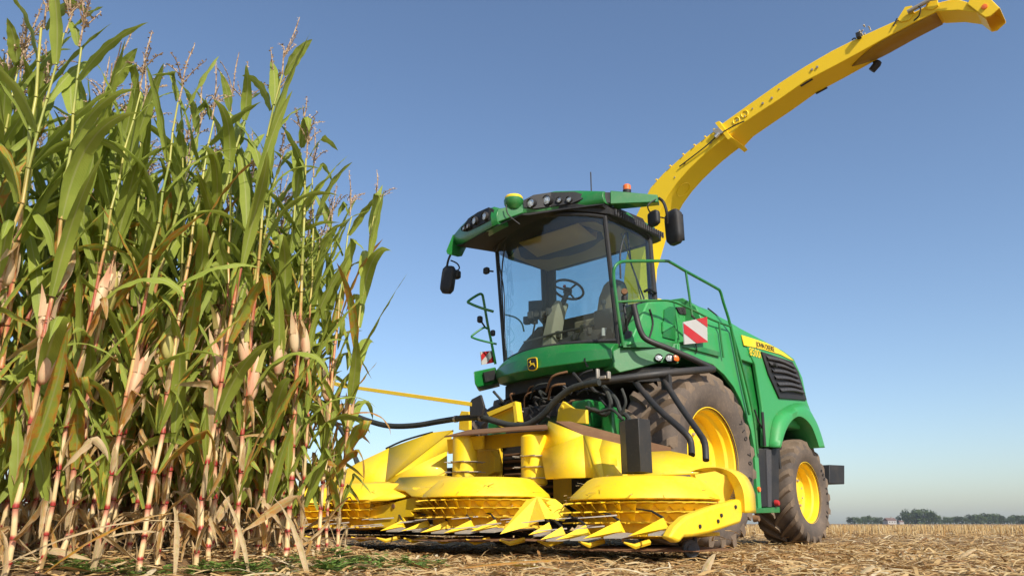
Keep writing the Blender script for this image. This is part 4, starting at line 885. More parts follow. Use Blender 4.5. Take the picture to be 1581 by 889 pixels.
# camera and flap linkage
m = MB(); c = under(.70, C2, 1.06, .46, .32)+V((0, 0, -.06)); m.lathe(c, td, [(.001, -.08), (.045, -.08), (.05, .03), (.035, .07), (.001, .08)], 12); m.box(c+V((0, 0, .05)), (.05, .05, .08)); m.build('spout_camera', BLK, spb)
def sp_bits(px, py, n, seed, size):
    q = MB(); r = random.Random(seed); c = S(px, py)-nrm*.08
    for k in range(n):
        p = c+V((r.uniform(-1, 1), r.uniform(-1, 1), r.uniform(-.6, 1)))*size; e = p+V((r.uniform(-1, 1), r.uniform(-1, 1), r.uniform(-.8, .8)))*size; q.tube([p, (p+e)/2+V((0, 0, size*.3)), e], .009, 6, 3)
    return q
sp_bits(1335, 50, 10, 4, .09).build('hydraulic_fitting', STEEL, sp2); m = sp_bits(1325, 57, 5, 9, .05); m.box(S(1327, 57)+nrm*.02, (.09, .05, .07)); m.build('junction_box', DARK, sp2)
m = MB(); m.tube([S(1050, 258)+nrm*.02, S(1090, 228)+nrm*.03, S(1112, 209)+nrm*.04, S(1118, 205)+nrm*.03, S(1134, 196)+nrm*.03, S(1150, 188)+nrm*.02], .009, 6, 4); m.build('spout_cable', DARK, spb)
m = MB(); m.prism([S(*p)+nrm*.02 for p in ((1102, 203), (1112, 199), (1119, 206), (1110, 211))], nrm*.03); m.build('hinge_block', STEEL, spb)
m = MB(); m.tube([S(1112, 208)+nrm*.04, S(1107, 214)+nrm*.05], .03, 10); m.build('hydraulic_cylinder', CHROME, spb)
m = MB(); m.prism([S(*p)+nrm*.015 for p in ((1386, 31), (1398, 12), (1408, 10), (1412, 22), (1404, 32), (1392, 35))], -nrm*.05); m.prism([S(*p)+nrm*.015 for p in ((1428, 14), (1436, -2), (1446, -4), (1449, 10), (1440, 16))], -nrm*.05); m.build('flap_bracket', SPY, sp2)
m = MB(); m.tube([S(1403, 22)+nrm*.05, S(1436, 4)+nrm*.05], .028, 10); m.tube([S(1436, 4)+nrm*.05, S(1475, -2)+nrm*.05], .014, 8); m.build('flap_cylinder', STEEL, sp2)
m = MB(); m.tube([S(1417, 13)+nrm*.05, S(1424, 17)+nrm*.08, S(1421, 28)+nrm*.06, S(1412, 34)+nrm*.03], .009, 6, 4); m.build('flap_hose', DARK, sp2); m = MB(); m.tube([S(1386, 30)+nrm*.02, S(1380, 42)+nrm*.02], .009, 6); m.build('flap_hose', DARK, sp2)
# two hinged discharge flaps at the end
fr = spout_seg([(1434, 8), (1475, -2), (1502, 6)], [(1449, 18), (1480, 16), (1512, 20)], .32, .32)
m = MB().loft(fr); m.build('discharge_flap', SPY, sp2, bevel=.008, smooth=25)
m = MB(); q1 = [S(*p) for p in ((1494, 8), (1506, -12), (1530, 0), (1544, 14), (1530, 27), (1522, 29), (1512, 22))]
m.prism([p+nrm*.03 for p in q1], -nrm*.022); m.prism([p-nrm*.33 for p in q1], -nrm*.022); m.build('flap_cheek', SPY, sp2, bevel=.006)
m = MB(); a, b = S(1494, 8), S(1522, 29); m.prism([a, b, b-nrm*.33, a-nrm*.33], V((0, 0, -.015))); m.prism([S(1544, 14), S(1506, -12), S(1506, -12)-nrm*.33, S(1544, 14)-nrm*.33], V((0, 0, .015))); m.build('flap_floor', SPY, sp2)
m = MB(); m.lathe(S(1521, 13)+nrm*.03, nrm, [(.001, .02), (.03, .016), (.034, 0)], 16); m.build('flap_reflector', AMBER, sp2)
# turret under the spout
m = MB(); m.lathe((-1.0, .1, 2.7), (0, 0, 1), [(.45, 0), (.45, .25), (.38, .3), (.36, .6)], 24); m.build('spout_turret', SPY, H)

# ---------------------------------------------------------------- maize header
HX = 2.52
hdb = MB(); hdb.box((1.75, -.3, .34), (.4, 5.0, .12)); hdb.box((2.1, -.3, .20), (.8, 5.0, .05)); hdb.box((1.45, -1.9, .70), (.08, 2.0, .5)); hdb.box((1.45, 1.15, .70), (.08, .9, .6))
hdr = hdb.build('maize_header', DARK, H, bevel=.01)
def drum(x, y, par, R0=.60, dz=0.0, seed=0):
    c = V((x, y, dz)); r = random.Random(seed)
    d = MB(); d.lathe(c, (0, 0, 1), [(.001, .715), (R0*.40, .712), (R0*.72, .70), (R0*.79, .68), (R0*1.03, .555), (R0*1.05, .525), (R0*1.0, .515), (R0*.5, .52)], 64)
    dm = d.build('drum_cover', YEL, par, smooth=30)
    b = MB(); b.lathe(c, (0, 0, 1), [(R0*.86, .53), (R0*.86, .26), (R0*.6, .24)], 48); b.build('drum_body', YELD, par, smooth=30)
    # toothed rings: flat rings with pointed hooked teeth
    for zz, n, Ro in ((.495, 30, R0*1.09), (.425, 30, R0*1.12), (.345, 34, R0*1.10)):
        t = MB(); ph = r.random()
        t.lathe(c+V((0, 0, zz)), (0, 0, 1), [(R0*.80, .005), (R0*.98, .005), (R0*.98, -.005), (R0*.80, -.005)], 60)
        for i in range(n):
            a = (i+ph)*2*PI/n; da = 2*PI/n
            def q(aa, rr, z): return c+V((math.cos(aa)*rr, math.sin(aa)*rr, z))
            t.prism([q(a-da*.42, R0*.97, zz), q(a+da*.42, R0*.97, zz), q(a+da*.55, Ro*1.05, zz-.006), q(a+da*.05, R0*1.04, zz)], (0, 0, .008))
        g2 = t
        if zz > .4:                                  # gusset wedges standing under each ring
            for i in range(n):
                a = (i+ph)*2*PI/n; da = 2*PI/n
                def q(aa, rr, z): return c+V((math.cos(aa)*rr, math.sin(aa)*rr, z))
                g2.prism([q(a-da*.38, R0*.88, zz-.010), q(a+da*.50, R0*1.04, zz-.010), q(a+da*.34, R0*.92, zz-.060), q(a+da*.02, R0*.88, zz-.058)], (math.cos(a)*.006, math.sin(a)*.006, 0))
        t.build('toothed_ring', YELD if zz < .4 else YEL, par, smooth=0)
    s = MB(); s.lathe(c, (0, 0, 1), [(R0*.5, .17), (R0*1.12, .15), (R0*1.13, .143), (R0*.5, .13)], 48)
    for i in range(40):
        a = i*2*PI/40; s.prism([c+V((math.cos(a+k)*rr, math.sin(a+k)*rr, .145)) for k, rr in ((-.06, R0*1.12), (.06, R0*1.12), (.02, R0*1.19))], (0, 0, .005))
    s.build('cutting_disc', RUST, par, smooth=0)
    s = MB(); s.lathe(c, (0, 0, 1), [(R0*.7, .30), (R0*.92, .27), (R0*.95, .25), (R0*.7, .23)], 48)
    for i in range(56):
        a = i*2*PI/56; s.prism([c+V((math.cos(a+k)*rr, math.sin(a+k)*rr, .25)) for k, rr in ((-.04, R0*.95), (.04, R0*.95), (.03, R0*1.0))], (0, 0, .025))
    s.build('lower_toothed_ring', YELD, par, smooth=0)
    return dm
DR = [(2.47, 2.25), (2.62, .56), (2.60, -1.08), (2.55, -2.65)]
for i, (x, y) in enumerate(DR): drum(x, y, hdr, dz=(-.05, -.0, .0, .0)[i], R0=.585, seed=i)
# crop-pointed knives low at the front
def tooth(p, d, L, w2, h, mat=YEL):
    d = V(d).normalized(); s = V((-d.y, d.x, 0)); p = V(p); tip = p+d*L+V((0, 0, -h*.7)); q = MB()
    w2 *= .8; q.add([p+s*w2, p-s*w2, p+V((0, 0, h)), tip, p-d*.05+V((0, 0, -.03))], [(0, 2, 3), (2, 1, 3), (0, 3, 4), (1, 4, 3), (0, 4, 2), (4, 1, 2)]); return q
m = None
r = random.Random(2)
def teeth_at(lst, name='crop_point'):
    for (px, py, L, wd, hh, dr, xx) in lst:
        L, hh = L*.8, hh*.72
        p = A(px, py, x=xx); jit = V((dr[0]+r.uniform(-.12, .12), dr[1]+r.uniform(-.12, .12), 0)); tooth(p, jit, L*r.uniform(.85, 1.1), wd*.85, hh*.8).build(name, YEL, hdr, smooth=0)
        q = MB(); q.tube([p+V((0, 0, hh*.75)), p+V((-.10, -.16, hh*.75+.05)), p+V((-.16, -.34, hh*.75+.07))], [.010, .008, .004], 6); q.build('lifter_rod', DARK, hdr)
        q = MB(); q.prism([p+V((.02, .02, -.02)), p+V((.16, -.03, -.05)), p+V((.10, .08, -.05)), p+V((-.05, .1, -.03))], (0, 0, .012)); q.build('wear_plate', STEEL, hdr)
teeth_at([(868, 824, .30, .06, .10, (.75, -.35, 0), 3.15), (905, 823, .30, .07, .11, (.75, -.45, 0), 3.18), (957, 819, .34, .08, .13, (.7, -.6, 0), 3.2), (1025, 815, .36, .09, .13, (.6, -.7, 0), 3.1),
          (660, 812, .30, .06, .10, (.8, -.4, 0), 3.1), (690, 814, .32, .06, .10, (.8, -.45, 0), 3.15), (727, 814, .34, .06, .11, (.75, -.5, 0), 3.2), (765, 812, .30, .06, .10, (.8, -.4, 0), 3.1), (848, 817, .26, .06, .10, (.8, -.3, 0), 3.05), (620, 812, .3, .06, .1, (.8, -.4, 0), 3.1)])
for k in range(40):
    m = MB(); y = -3.0+k*.14; a = .25*math.sin(k*1.9); p = V((3.05+.12*math.cos(k*1.3), y, .30+.05*math.sin(k*2.3))); m.tube([p, p+V((.22, -.12+a*.3, -.02))], [.007, .003], 5); m.build('crop_finger', STEEL, hdr)
for k in range(14):
    m = MB(); y = -2.9+k*.42; m.tube([V((2.9, y, .16)), V((3.05, y-.03, .13)), V((3.14, y-.06, .16))], [.022, .02, .006], 6); m.build('stalk_lifter', YELD, hdr)
# large crop dividers
def divider(front, back, name='crop_divider', mat=YEL):
    q = MB(); return q
dv = MB()
def solid_fan(apex, ring, mat, name):
    q = MB(); q.add([apex]+ring, [(0, i+1, (i+1) % len(ring)+1) for i in range(len(ring))] + [tuple(range(len(ring), 0, -1))]); return q.build(name, mat, hdr, smooth=0, bevel=.004)
# middle divider: a tall folded wedge between the second and the first drum
ap, tp = A(829, 766, x=3.0), A(772, 824, x=3.45); rb, rm, rl = A(853, 785, x=2.95), A(846, 792, x=2.95), A(842, 800, x=3.05)
q = MB(); bk = V((-.12, .1, -.02))
q.add([tp, A(812, 772, x=3.05), ap, rb, rm, rl, A(815, 812, x=3.2), ap+bk, rb+bk, rl+bk], [(0, 1, 2), (0, 2, 6), (2, 5, 6), (2, 4, 5), (2, 3, 4), (0, 6, 1), (2, 7, 8, 3), (1, 6, 5, 9, 7, 2), (7, 9, 8)])
q.build('crop_divider', YEL, hdr, smooth=0)
q = MB()
for k in range(5):
    a = lerp2((840, 770), (846, 798), k/4.0); q.prism([A(a[0]-6, a[1]-2, x=2.98), A(a[0]+9, a[1]+2, x=2.98), A(a[0]-2, a[1]+6, x=2.98)], (-.01, 0, 0))
q.build('divider_serration', YEL, hdr, smooth=0)
# left divider
LD = [(511, 800), (541, 789), (600, 777), (640, 767), (648, 770), (652, 780), (640, 778), (648, 789), (634, 789), (640, 797), (622, 798), (626, 806), (610, 806), (604, 815), (545, 811), (515, 806)]
q = MB(); q.prism([A(a, b, x=3.0) for a, b in LD], (-.06, 0, 0)); q.build('crop_divider', YEL, hdr, smooth=0, bevel=.004)
q = MB(); c = A(608, 781, x=3.0); q.lathe(c, (1, 0, 0), [(.001, .012), (.022, .012), (.024, 0)], 12); q.prism([A(*p, x=3.005) for p in ((553, 794), (575, 799), (606, 799.5), (556, 803))], (.01, 0, 0)); q.build('divider_fitting', RUST, hdr)
LD2 = [(525, 752), (545, 748), (600, 744), (617, 750), (640, 765), (655, 771), (600, 775), (545, 785), (515, 776)]
# sheet covers of the left part
def face(pts, mat, name, th=(-.02, 0, 0), bev=.004):
    return MB().prism([A(a, b, **{k: v}) for a, b, k, v in pts], th).build(name, mat, hdr, smooth=0, bevel=bev)
def X(pts, x): return [(a, b, 'x', x) for a, b in pts]
def shell(pts3, mat, name, th=.015):                # free polygons in space, thickened
    q = MB()
    for poly in pts3: q.add(poly, [tuple(range(len(poly)))])
    return q.build(name, mat, hdr, smooth=25, solid=th)
P = lambda a, b, x: A(a, b, x=x)
shell([[P(480, 760, 2.1), P(510, 739, 2.1), P(551, 715.5, 2.0), P(601, 692, 1.9), P(595, 745, 2.25), P(541.5, 752, 2.3), P(500, 765, 2.4)],
       [P(601, 692, 1.9), P(667.5, 668, 1.75), P(700, 664, 1.6), P(687, 674.5, 1.6), P(690, 700, 1.7), P(690, 734.4, 2.0), P(604.5, 744, 2.25), P(595, 745, 2.25)]], YEL, 'side_cover')
m = MB(); m.tube([P(596, 692, 1.9), P(620, 681, 1.85), P(645, 673, 1.8), P(668, 667, 1.75)], .012, 6, 3); m.build('rubber_edge', BLK, hdr)
shell([[P(600, 755, 2.75), P(617, 737.5, 2.5), P(680, 734.4, 2.45), P(705, 737, 2.5), P(724, 742, 2.55), P(702, 746, 2.85), P(690, 752, 3.0), P(655, 767, 3.05), P(636, 766, 3.05), P(625, 757, 2.95)]], YEL, 'throat_cover')
shell([[P(525, 754, 2.9), P(560, 746, 2.6), P(600, 744, 2.6), P(617, 752, 2.7), P(636, 764, 2.95), P(600, 772, 3.05), P(540, 775, 3.1)]], YEL, 'drum_shield')
# intake: roof plate, orange header beam, back wall with slats, rollers, side block
m = MB(); m.prism([P(686, 675, 2.05), P(724, 665, 1.65), P(844, 657, 1.65), P(846, 663, 2.05), P(790, 666, 2.05)], (0, 0, .015)); m.build('intake_roof', RUST, hdr)
m = MB(); m.prism([P(744, 672, 1.75), P(845, 664, 1.75), P(845, 684, 1.75), P(800, 688, 1.75), P(745, 694, 1.75)], (-.03, 0, 0)); m.prism([P(690, 678, 1.95), P(745, 672, 1.95), P(745, 692, 1.9), P(692, 700, 1.9)], (-.03, 0, 0)); m.build('intake_beam', YELD, hdr)
m = MB(); m.box((1.35, -.05, .85), (.05, 1.7, .75)); m.build('intake_back_wall', DARK, hdr)
m = MB()
for k in range(7): m.box((1.42, .05, .60+k*.075), (.05, .75, .028))
m.build('feed_roller', RUST, hdr, bevel=.006)
m = MB(); m.box((1.45, -.62, .85), (.06, .5, .7)); m.build('intake_wall', YELD, hdr); m = MB(); m.box((1.45, .62, .85), (.06, .35, .7)); m.build('intake_wall', YELD, hdr)
m = MB(); c = P(744, 712, 1.62); m.prism([P(727, 698, 1.62), P(757, 694, 1.62), P(763, 705, 1.62), P(763, 728, 1.62), P(752, 735, 1.62), P(730, 735, 1.62)], (-.12, 0, 0)); m.build('intake_block', YELD, hdr, bevel=.01)
def roller(px, pxr, x, seed):
    c = P((px+pxr)/2, 735, x); rr_ = (P(pxr, 700, x)-P(px, 700, x)).length/2*.86
    cc = V((c.x-.05, c.y, 0)); q = MB(); zt_ = P(px, 676, x).z; q.lathe(cc, (0, 0, 1), [(.01, zt_+.02), (rr_*.85, zt_+.02), (rr_, zt_), (rr_*.97, .68), (rr_*.8, .66)], 28); ro = q.build('feed_drum', YEL, hdr)
    for zz in (.95, .84, .73):
        if zz > zt_-.02: continue
        q = MB(); q.lathe(cc+V((0, 0, zz)), (0, 0, 1), [(rr_*.9, .006), (rr_*1.1, .006), (rr_*1.1, 0), (rr_*.9, 0)], 28)
        for i in range(9):
            a = i*2*PI/9+zz*4; q.prism([cc+V((math.cos(a+k)*w3, math.sin(a+k)*w3, zz)) for k, w3 in ((-.25, rr_*1.08), (.25, rr_*1.08), (.45, rr_*1.65))], (0, 0, .007))
        q.build('feed_tooth_ring', STEEL, hdr, smooth=0)
roller(697, 728, 1.95, 1); roller(802, 838, 1.98, 2)
# right-hand throat panels
a_, b_, c_, d_, e_ = P(847.5, 650, 1.75), P(901, 672, 1.95), P(905, 737, 2.2), P(843, 738.8, 2.2), P(835.5, 697, 1.95)
f_, g_, h_ = P(962.6, 687, 1.85), P(969, 734, 2.1), P(933, 736, 2.3)
shell([[a_, b_, e_], [b_, c_, d_, e_], [b_, P(923.7, 737, 2.3), c_]], YEL, 'throat_panel')
shell([[b_, P(930, 679, 1.93), P(925, 695, 2.05), P(933, 736, 2.3), P(923.7, 738, 2.32)], [P(930, 679, 1.93), f_, g_, h_, P(925, 695, 2.05)]], YEL, 'throat_panel')
shell([[P(965, 706, 1.9), P(1006, 698, 1.8), P(1034, 696.7, 1.7), P(1060, 702, 1.65), P(1092, 716, 1.6), P(1112, 724, 1.62), P(1073, 731, 2.0), P(1008, 734, 2.05), P(965, 736, 2.1)]], YEL, 'side_cover')
m = MB(); m.prism([P(858, 650, 1.75), P(880, 650, 1.6), P(962, 672, 1.6), P(1036, 690, 1.5), P(1036, 695, 1.6), P(1000, 696, 1.75), P(959, 687, 1.85), P(901, 672, 1.93)], (0, 0, -.02)); m.build('screen_plate', RUST, hdr)
# pivot brackets
m = MB(); m.prism([P(*p, 1.5) for p in ((752.6, 638), (800, 620), (804, 651), (778, 662.5), (766, 655), (760, 650))], (-.05, 0, 0)); m.build('pivot_bracket', YEL, hdr, bevel=.006)
m = MB(); m.prism([P(*p, 1.52) for p in ((756, 637), (797, 621), (799, 626), (760, 643))], (.05, 0, 0)); m.prism([P(*p, 1.52) for p in ((796, 621), (800, 620), (804, 651), (799, 653))], (.05, 0, 0)); m.build('bracket_flange', YEL, hdr)
m = MB(); m.prism([P(*p, 1.5) for p in ((859, 651), (861.5, 632), (868.6, 619), (885, 630), (904, 632), (905, 654), (880, 652))], (-.05, 0, 0)); m.lathe(P(868, 628, 1.5), (1, 0, 0), [(.001, .01), (.02, .01), (.022, 0)], 12); m.build('pivot_bracket', YEL, hdr, bevel=.006)
m = MB(); m.prism([P(*p, 1.5) for p in ((709, 641), (712, 634), (724, 635), (724, 666), (708, 663))], (-.05, 0, 0)); m.build('pivot_bracket', YEL, hdr, bevel=.006)
m = MB(); m.prism([P(*p, 1.72) for p in ((725, 622), (728, 616), (741.6, 609), (747, 627), (743, 642), (725, 642))], (-.03, 0, 0)); m.build('hinge_plate', BLKM, hdr, bevel=.004)
m = MB(); a, b = P(530, 595.5, 1.75), P(729, 624, 1.72); m.prism([a+V((0, 0, .025)), b+V((0, 0, .025)), b-V((0, 0, .025)), a-V((0, 0, .025))], (-.05, 0, 0)); a2 = P(505, 592, 1.75); m.prism([a+V((0, 0, .03)), a2+V((0, 0, .05)), a2-V((0, 0, .0)), a-V((0, 0, .03))], (-.05, 0, 0)); m.build('crop_push_bar', YEL, hdr, bevel=.004)
# right end: guard hoop, inner wall, low end divider, marker post, gauge wheel
arc_o = [(1066, 728, 2.30), (1085, 722.5, 2.5), (1105, 721, 2.72), (1122, 723.5, 2.85), (1137.6, 732, 2.98), (1147, 746, 3.03), (1152, 762, 3.06), (1154, 791, 3.06)]
arc_i = [(1073, 733, 2.30), (1088, 729, 2.48), (1104, 728, 2.65), (1118, 731, 2.78), (1130, 741, 2.88), (1137, 752, 2.94), (1141, 768, 2.97), (1143, 789, 2.97)]
oo = [A(a, b, y=y) for a, b, y in arc_o]; ii = [A(a, b, y=y)+V((.03, 0, 0)) for a, b, y in arc_i]
m = MB(); so, si = spline(oo, 4), spline(ii, 4); m.grid([[p+V((-.22, -.04, 0)) for p in so], [p+V((-.02, 0, 0)) for p in so], [p+V((.02, -.01, -.004)) for p in so], [p+V((.02, 0, .004)) for p in si], si, [p+V((-.25, -.05, 0)) for p in si]]); m.build('end_guard', YEL, hdr, smooth=50, solid=.01)
m = MB(); m.prism([A(1073, 732, y=2.62), A(1104, 727, y=2.78), A(1130, 738, y=2.9), A(1142, 766, y=2.93), A(1143, 790, y=2.93), A(1090, 790, y=2.75), A(1080, 760, y=2.7)], (-.02, -.03, 0)); m.build('guard_inner_wall', YELD, hdr)
GP = [(1034, 829.5), (1044, 812), (1060, 797), (1080, 789), (1102, 781), (1125, 775), (1142, 769.5), (1147, 776), (1149, 787), (1147, 797), (1144, 807), (1120, 815), (1095, 823), (1070, 828), (1057, 829), (1051, 836), (1047, 837)]
m = MB(); m.prism(AY(GP, 3.02), (-.02, -.09, 0)); gp = m.build('end_divider', YEL, hdr, bevel=.02, smooth=30)
m = MB()
for (px, py) in ((1080, 812), (1113, 795), (1135, 782), (1108, 804)): m.lathe(A(px, py, y=3.02), (0, 1, 0), [(.001, .012), (.014, .01), (.014, 0)], 10)
m.build('divider_bolt', DARK, gp)
m = MB()
for k in range(12):
    z = .62-.016*k; a = A(1100, 744+k*3.1, y=2.72); m.tube([a, a+V((-.03+.004*k, .26+.02*math.sin(k*2), -.005))], .006, 5)
m.build('stripper_rod', STEEL, hdr)
pz0 = A(985, 736, x=2.62); 
c0 = A(969, 734, x=2.50); c1 = A(990, 734, x=2.50); c2 = A(1008, 732, x=2.32); c3 = A(959.5, 733, x=2.36); zt_ = A(980, 645.5, x=2.5).z
c0.z = c1.z = c2.z = c3.z = .70; c1 = c0.lerp(c1, 1.0); back = V((-.14, .0, 0))
m = MB(); m.prism([c3, c0, c1, c2, c2.lerp(c3, .5)+V((-.10, 0, 0))], (0, 0, zt_-.70)); m.build('marker_post', BLKM, hdr, bevel=.006)
m = MB(); c = A(1074, 850, y=2.75); m.lathe(c+V((.15, .05, .02)), (.75, .8, 0), [(.001, .03), (.03, .03), (.035, .02), (.06, .018), (.065, -.02), (.001, -.02)], 20); m.tube([c+V((0, 0, .02)), c+V((-.05, -.03, .22))], .02, 6); m.build('gauge_wheel', GRY, hdr)
m = MB(); m.lathe(A(1168, 800, y=1.9), (0, 1, 0), [(.001, .03), (.03, .03), (.04, -.03)], 12); m.build('axle_knob', RUST, hdr)

r = random.Random(31); mb = MB(); tone = []
for (x, y) in DR:
    for _ in range(90):
        a = r.uniform(0, 2*PI); rr_ = r.uniform(.1, .62); rr_ = rr_ if r.random() < .5 else r.uniform(.5, .66); z = .715 if rr_ < .45 else .70-(rr_-.45)*.9
        if x < 2.5: z -= .045
        if r.random() < .45: rr_, z = r.uniform(.54, .66), r.choice((.50, .43, .35, .16))
        q = V((x+math.cos(a)*rr_, y+math.sin(a)*rr_, z)); o_ = len(mb.v); strip(mb, tone, (q.x, q.y, q.z), r.uniform(0, 6.28), r.uniform(.03, .12), r.uniform(.004, .012), .004, .005, r.gauss(0, .1), min(1, max(0, r.gauss(.6, .25))))
for _ in range(220):
    q = V((r.uniform(1.5, 3.0), r.uniform(-2.9, 2.9), r.choice((.16, .2, .42)))); strip(mb, tone, (q.x, q.y, q.z), r.uniform(0, 6.28), r.uniform(.06, .22), r.uniform(.006, .02), .01, .02, r.gauss(0, .25), min(1, max(0, r.gauss(.5, .25))))
mb.at['tone'] = tone
tag(mb.build('chaff', STRAW, hdr, smooth=0, recalc=False), kind='stuff')

# ---------------------------------------------------------------- standing maize
def leaf_into(mb, age, base, az, L, wd, e0, bend, tw, fold, a, r, azd=0.0, kink=0.0, nseg=15):
    p = V(base); o = len(mb.v); rows_ = nseg+1
    ph = r.uniform(0, 6.28); ks = r.uniform(.4, .75)
    ped = 5
    for i in range(rows_):
        s = i/nseg
        e = e0 - bend*s**1.35 - (kink if s > ks else 0); A2 = az + azd*s
        t = V((math.cos(A2)*math.cos(e), math.sin(A2)*math.cos(e), math.sin(e)))
        side = V((-math.sin(A2), math.cos(A2), 0)); nn = t.cross(side)
        tt_ = tw*s; sd_ = side*math.cos(tt_) + nn*math.sin(tt_); n2 = nn*math.cos(tt_) - side*math.sin(tt_)
        ww = wd*min(1, .42+2.4*s)*max(0.0, 1-s**2.4)**.85
        f = fold*(1-.55*s)
        for k in range(ped):
            u = (k/(ped-1)-.5)*2
            rip = 0.10*ww*math.sin(ph+s*26+(1.5 if u > 0 else 0))*abs(u)**2*(0.3+s)
            mb.v.append(p + sd_*(u*ww/2*math.cos(f)) - n2*(-abs(u)*ww/2*math.sin(f)+rip)*-1)
            mb.uv[len(mb.v)-1] = (k/(ped-1), s); age.append(a + (.25*max(0, s-.55) if a > .05 else 0))
        p = p + t*(L/nseg)
    for i in range(nseg):
        for k in range(ped-1): mb.f.append((o+i*ped+k, o+i*ped+k+1, o+(i+1)*ped+k+1, o+(i+1)*ped+k))
def leaf_part(mb, age, parent, name='foliage'):
    mb.at['age'] = age; return mb.build(name, LEAF, parent, smooth=180, recalc=False)
def maize(seed, ears=1, worn=0.3):
    r = random.Random(seed); root = empty('maize_plant', (0, 0, 0))
    hs_ = [0]; nn = 15
    for i in range(nn): hs_.append(hs_[-1] + 2.52*(0.35+0.65*min(1, i/4))*(1.0 if i < 9 else .92)/nn*1.18)
    Ht = hs_[-1]; bx, by = r.gauss(0, .12), r.gauss(0, .12); wob = [V((r.gauss(0, .006), r.gauss(0, .006), 0)) for _ in hs_]
    def axis_at(z): t = z/Ht; return V((bx*t*t, by*t*t, z))
    RS = r.uniform(.012, .0175); sm = MB(); phase = []; rise = []; NS = 9
    az0 = r.uniform(0, 2*PI)
    for i in range(nn):
        z0, z1 = hs_[i], hs_[i+1]; r0 = RS*(1-.62*(i/nn)**1.2); r1 = RS*(1-.62*((i+1)/nn)**1.2)
        rings = []; phs = []
        for t, rr_ in ((0, 1.14), (.05, 1.18), (.10, 1.02), (.45, .97), (.8, 1.0), (.97, 1.02)):
            c = axis_at(z0+(z1-z0)*t)+wob[i].lerp(wob[i+1], t); rad = (r0+(r1-r0)*t)*rr_
            rings.append([c+V((math.cos(k*2*PI/NS), math.sin(k*2*PI/NS), 0))*rad for k in range(NS)]); phs.append(t)
        sm.loft(rings, caps=(i == nn-1))
        for t in phs: phase += [t]*NS; rise += [(z0+(z1-z0)*t)/Ht]*NS
    sm.at['phase'] = phase; sm.at['rise'] = rise
    sm.build('stalk', STALK, root, smooth=50)
    fol, fa, dry, da = MB(), [], MB(), []
    for i in range(0, 9):                          # dry sheaths wrapped round the joints and peeling off
        for q_ in range(2):
            if r.random() < .6:
                a6 = r.uniform(0, 2*PI); leaf_into(dry, da, axis_at(hs_[i]+.01)+V((math.cos(a6), math.sin(a6), 0))*.017, a6, r.uniform(.10, .20), r.uniform(.025, .04), 1.5, r.uniform(0, .8), r.gauss(0, .4), -.7, r.uniform(.75, 1.1), r, 0, 0, 6)
    for i in range(1, nn+1):
        h = i/nn; az = az0 + PI*(i % 2) + r.gauss(0, .35); base = axis_at(hs_[min(i, nn)])
        rad = .02*(1-.6*h); base = base + V((math.cos(az), math.sin(az), 0))*rad
        if i <= 2 or (i <= 4 and r.random() < worn):
            leaf_into(dry, da, base, az, r.uniform(.3, .55), r.uniform(.03, .065), r.uniform(.3, 1.2), r.uniform(.4, 1.2), r.uniform(-4, 4), r.uniform(.3, 1.0), r.uniform(.6, 1.0), r, r.gauss(0, .6), r.uniform(1.2, 2.2))
            continue
        for _ in range(2 if h < .42 else 1):
            if h > .55 or r.random() < .2: continue           # a torn sheath or second hanging blade lower down
            a5 = az+PI*.6+r.gauss(0, .5)
            tgt, ta_ = (dry, da) if r.random() < .3 else (fol, fa)
            leaf_into(tgt, ta_, base, a5, r.uniform(.3, .6), r.uniform(.04, .075), r.uniform(1.1, 1.5), r.uniform(.2, .7), r.gauss(0, 1.0), r.uniform(.3, .9), r.uniform(.55, .9) if tgt is dry else r.uniform(0, .26), r, r.gauss(0, .5), r.uniform(1.4, 2.4) if r.random() < .8 else 0)
        top = h > .85
        L = (.42+.28*math.sin(PI*min(1, (h-.05)/.95)))*r.uniform(.8, 1.2)*(.75 if i == nn else 1)
        a = 0.0 if h > .5 else max(0, (.5-h)*.55+r.uniform(-.16, .26))
        if r.random() < .09 and h < .7: a = r.uniform(.3, .5)
        leaf_into(fol, fa, base, az, L, r.uniform(.070, .108)*(.85 if top else 1), r.uniform(1.05, 1.42), r.choice((r.uniform(.2, .8), r.uniform(.8, 1.7), r.uniform(1.9, 2.7) if h < .8 else r.uniform(.5, 1.2))), r.gauss(0, .55), r.uniform(.15, .55), a, r, r.gauss(0, .35), r.uniform(1.2, 2.0) if r.random() < .2 else 0)
    leaf_part(fol, fa, root); leaf_part(dry, da, root, 'withered_leaves')
    for e in range(ears):
        i = r.choice((6, 7, 8))+e; az = az0+PI*(i % 2)+r.gauss(0, .3); b = axis_at(hs_[i]-.02); tilt = r.uniform(.10, .32)
        d = V((math.cos(az)*math.sin(tilt), math.sin(az)*math.sin(tilt), math.cos(tilt))); L = r.uniform(.19, .26); q = MB()
        u = d.orthogonal().normalized(); v2 = d.cross(u); rings = []
        for t, rr_ in ((0, .010), (.06, .021), (.2, .031), (.42, .034), (.65, .030), (.82, .021), (.94, .011), (1, .004)):
            rings.append([b+V((math.cos(az), math.sin(az), 0))*.022+d*L*t+(u*math.cos(k*PI/6)+v2*math.sin(k*PI/6))*rr_*(1+.10*(k % 2)) for k in range(12)])
        q.loft(rings); ear = q.build('ear', HUSK, root, smooth=70)
        q = MB()
        for k in range(4):                          # loose husk tips
            a3 = k*1.6+r.random(); s0 = b+V((math.cos(az), math.sin(az), 0))*.022+d*L*.62+(u*math.cos(a3)+v2*math.sin(a3))*.034; ex_ = (u*math.cos(a3)+v2*math.sin(a3))
            wv = d.cross(ex_)*.02; e1 = s0+d*.08+ex_*.012; e2 = s0+d*.15+ex_*.045
            q.add([s0-wv, s0+wv, e1+wv*.7, e2, e1-wv*.7], [(0, 1, 2, 4), (4, 2, 3)])
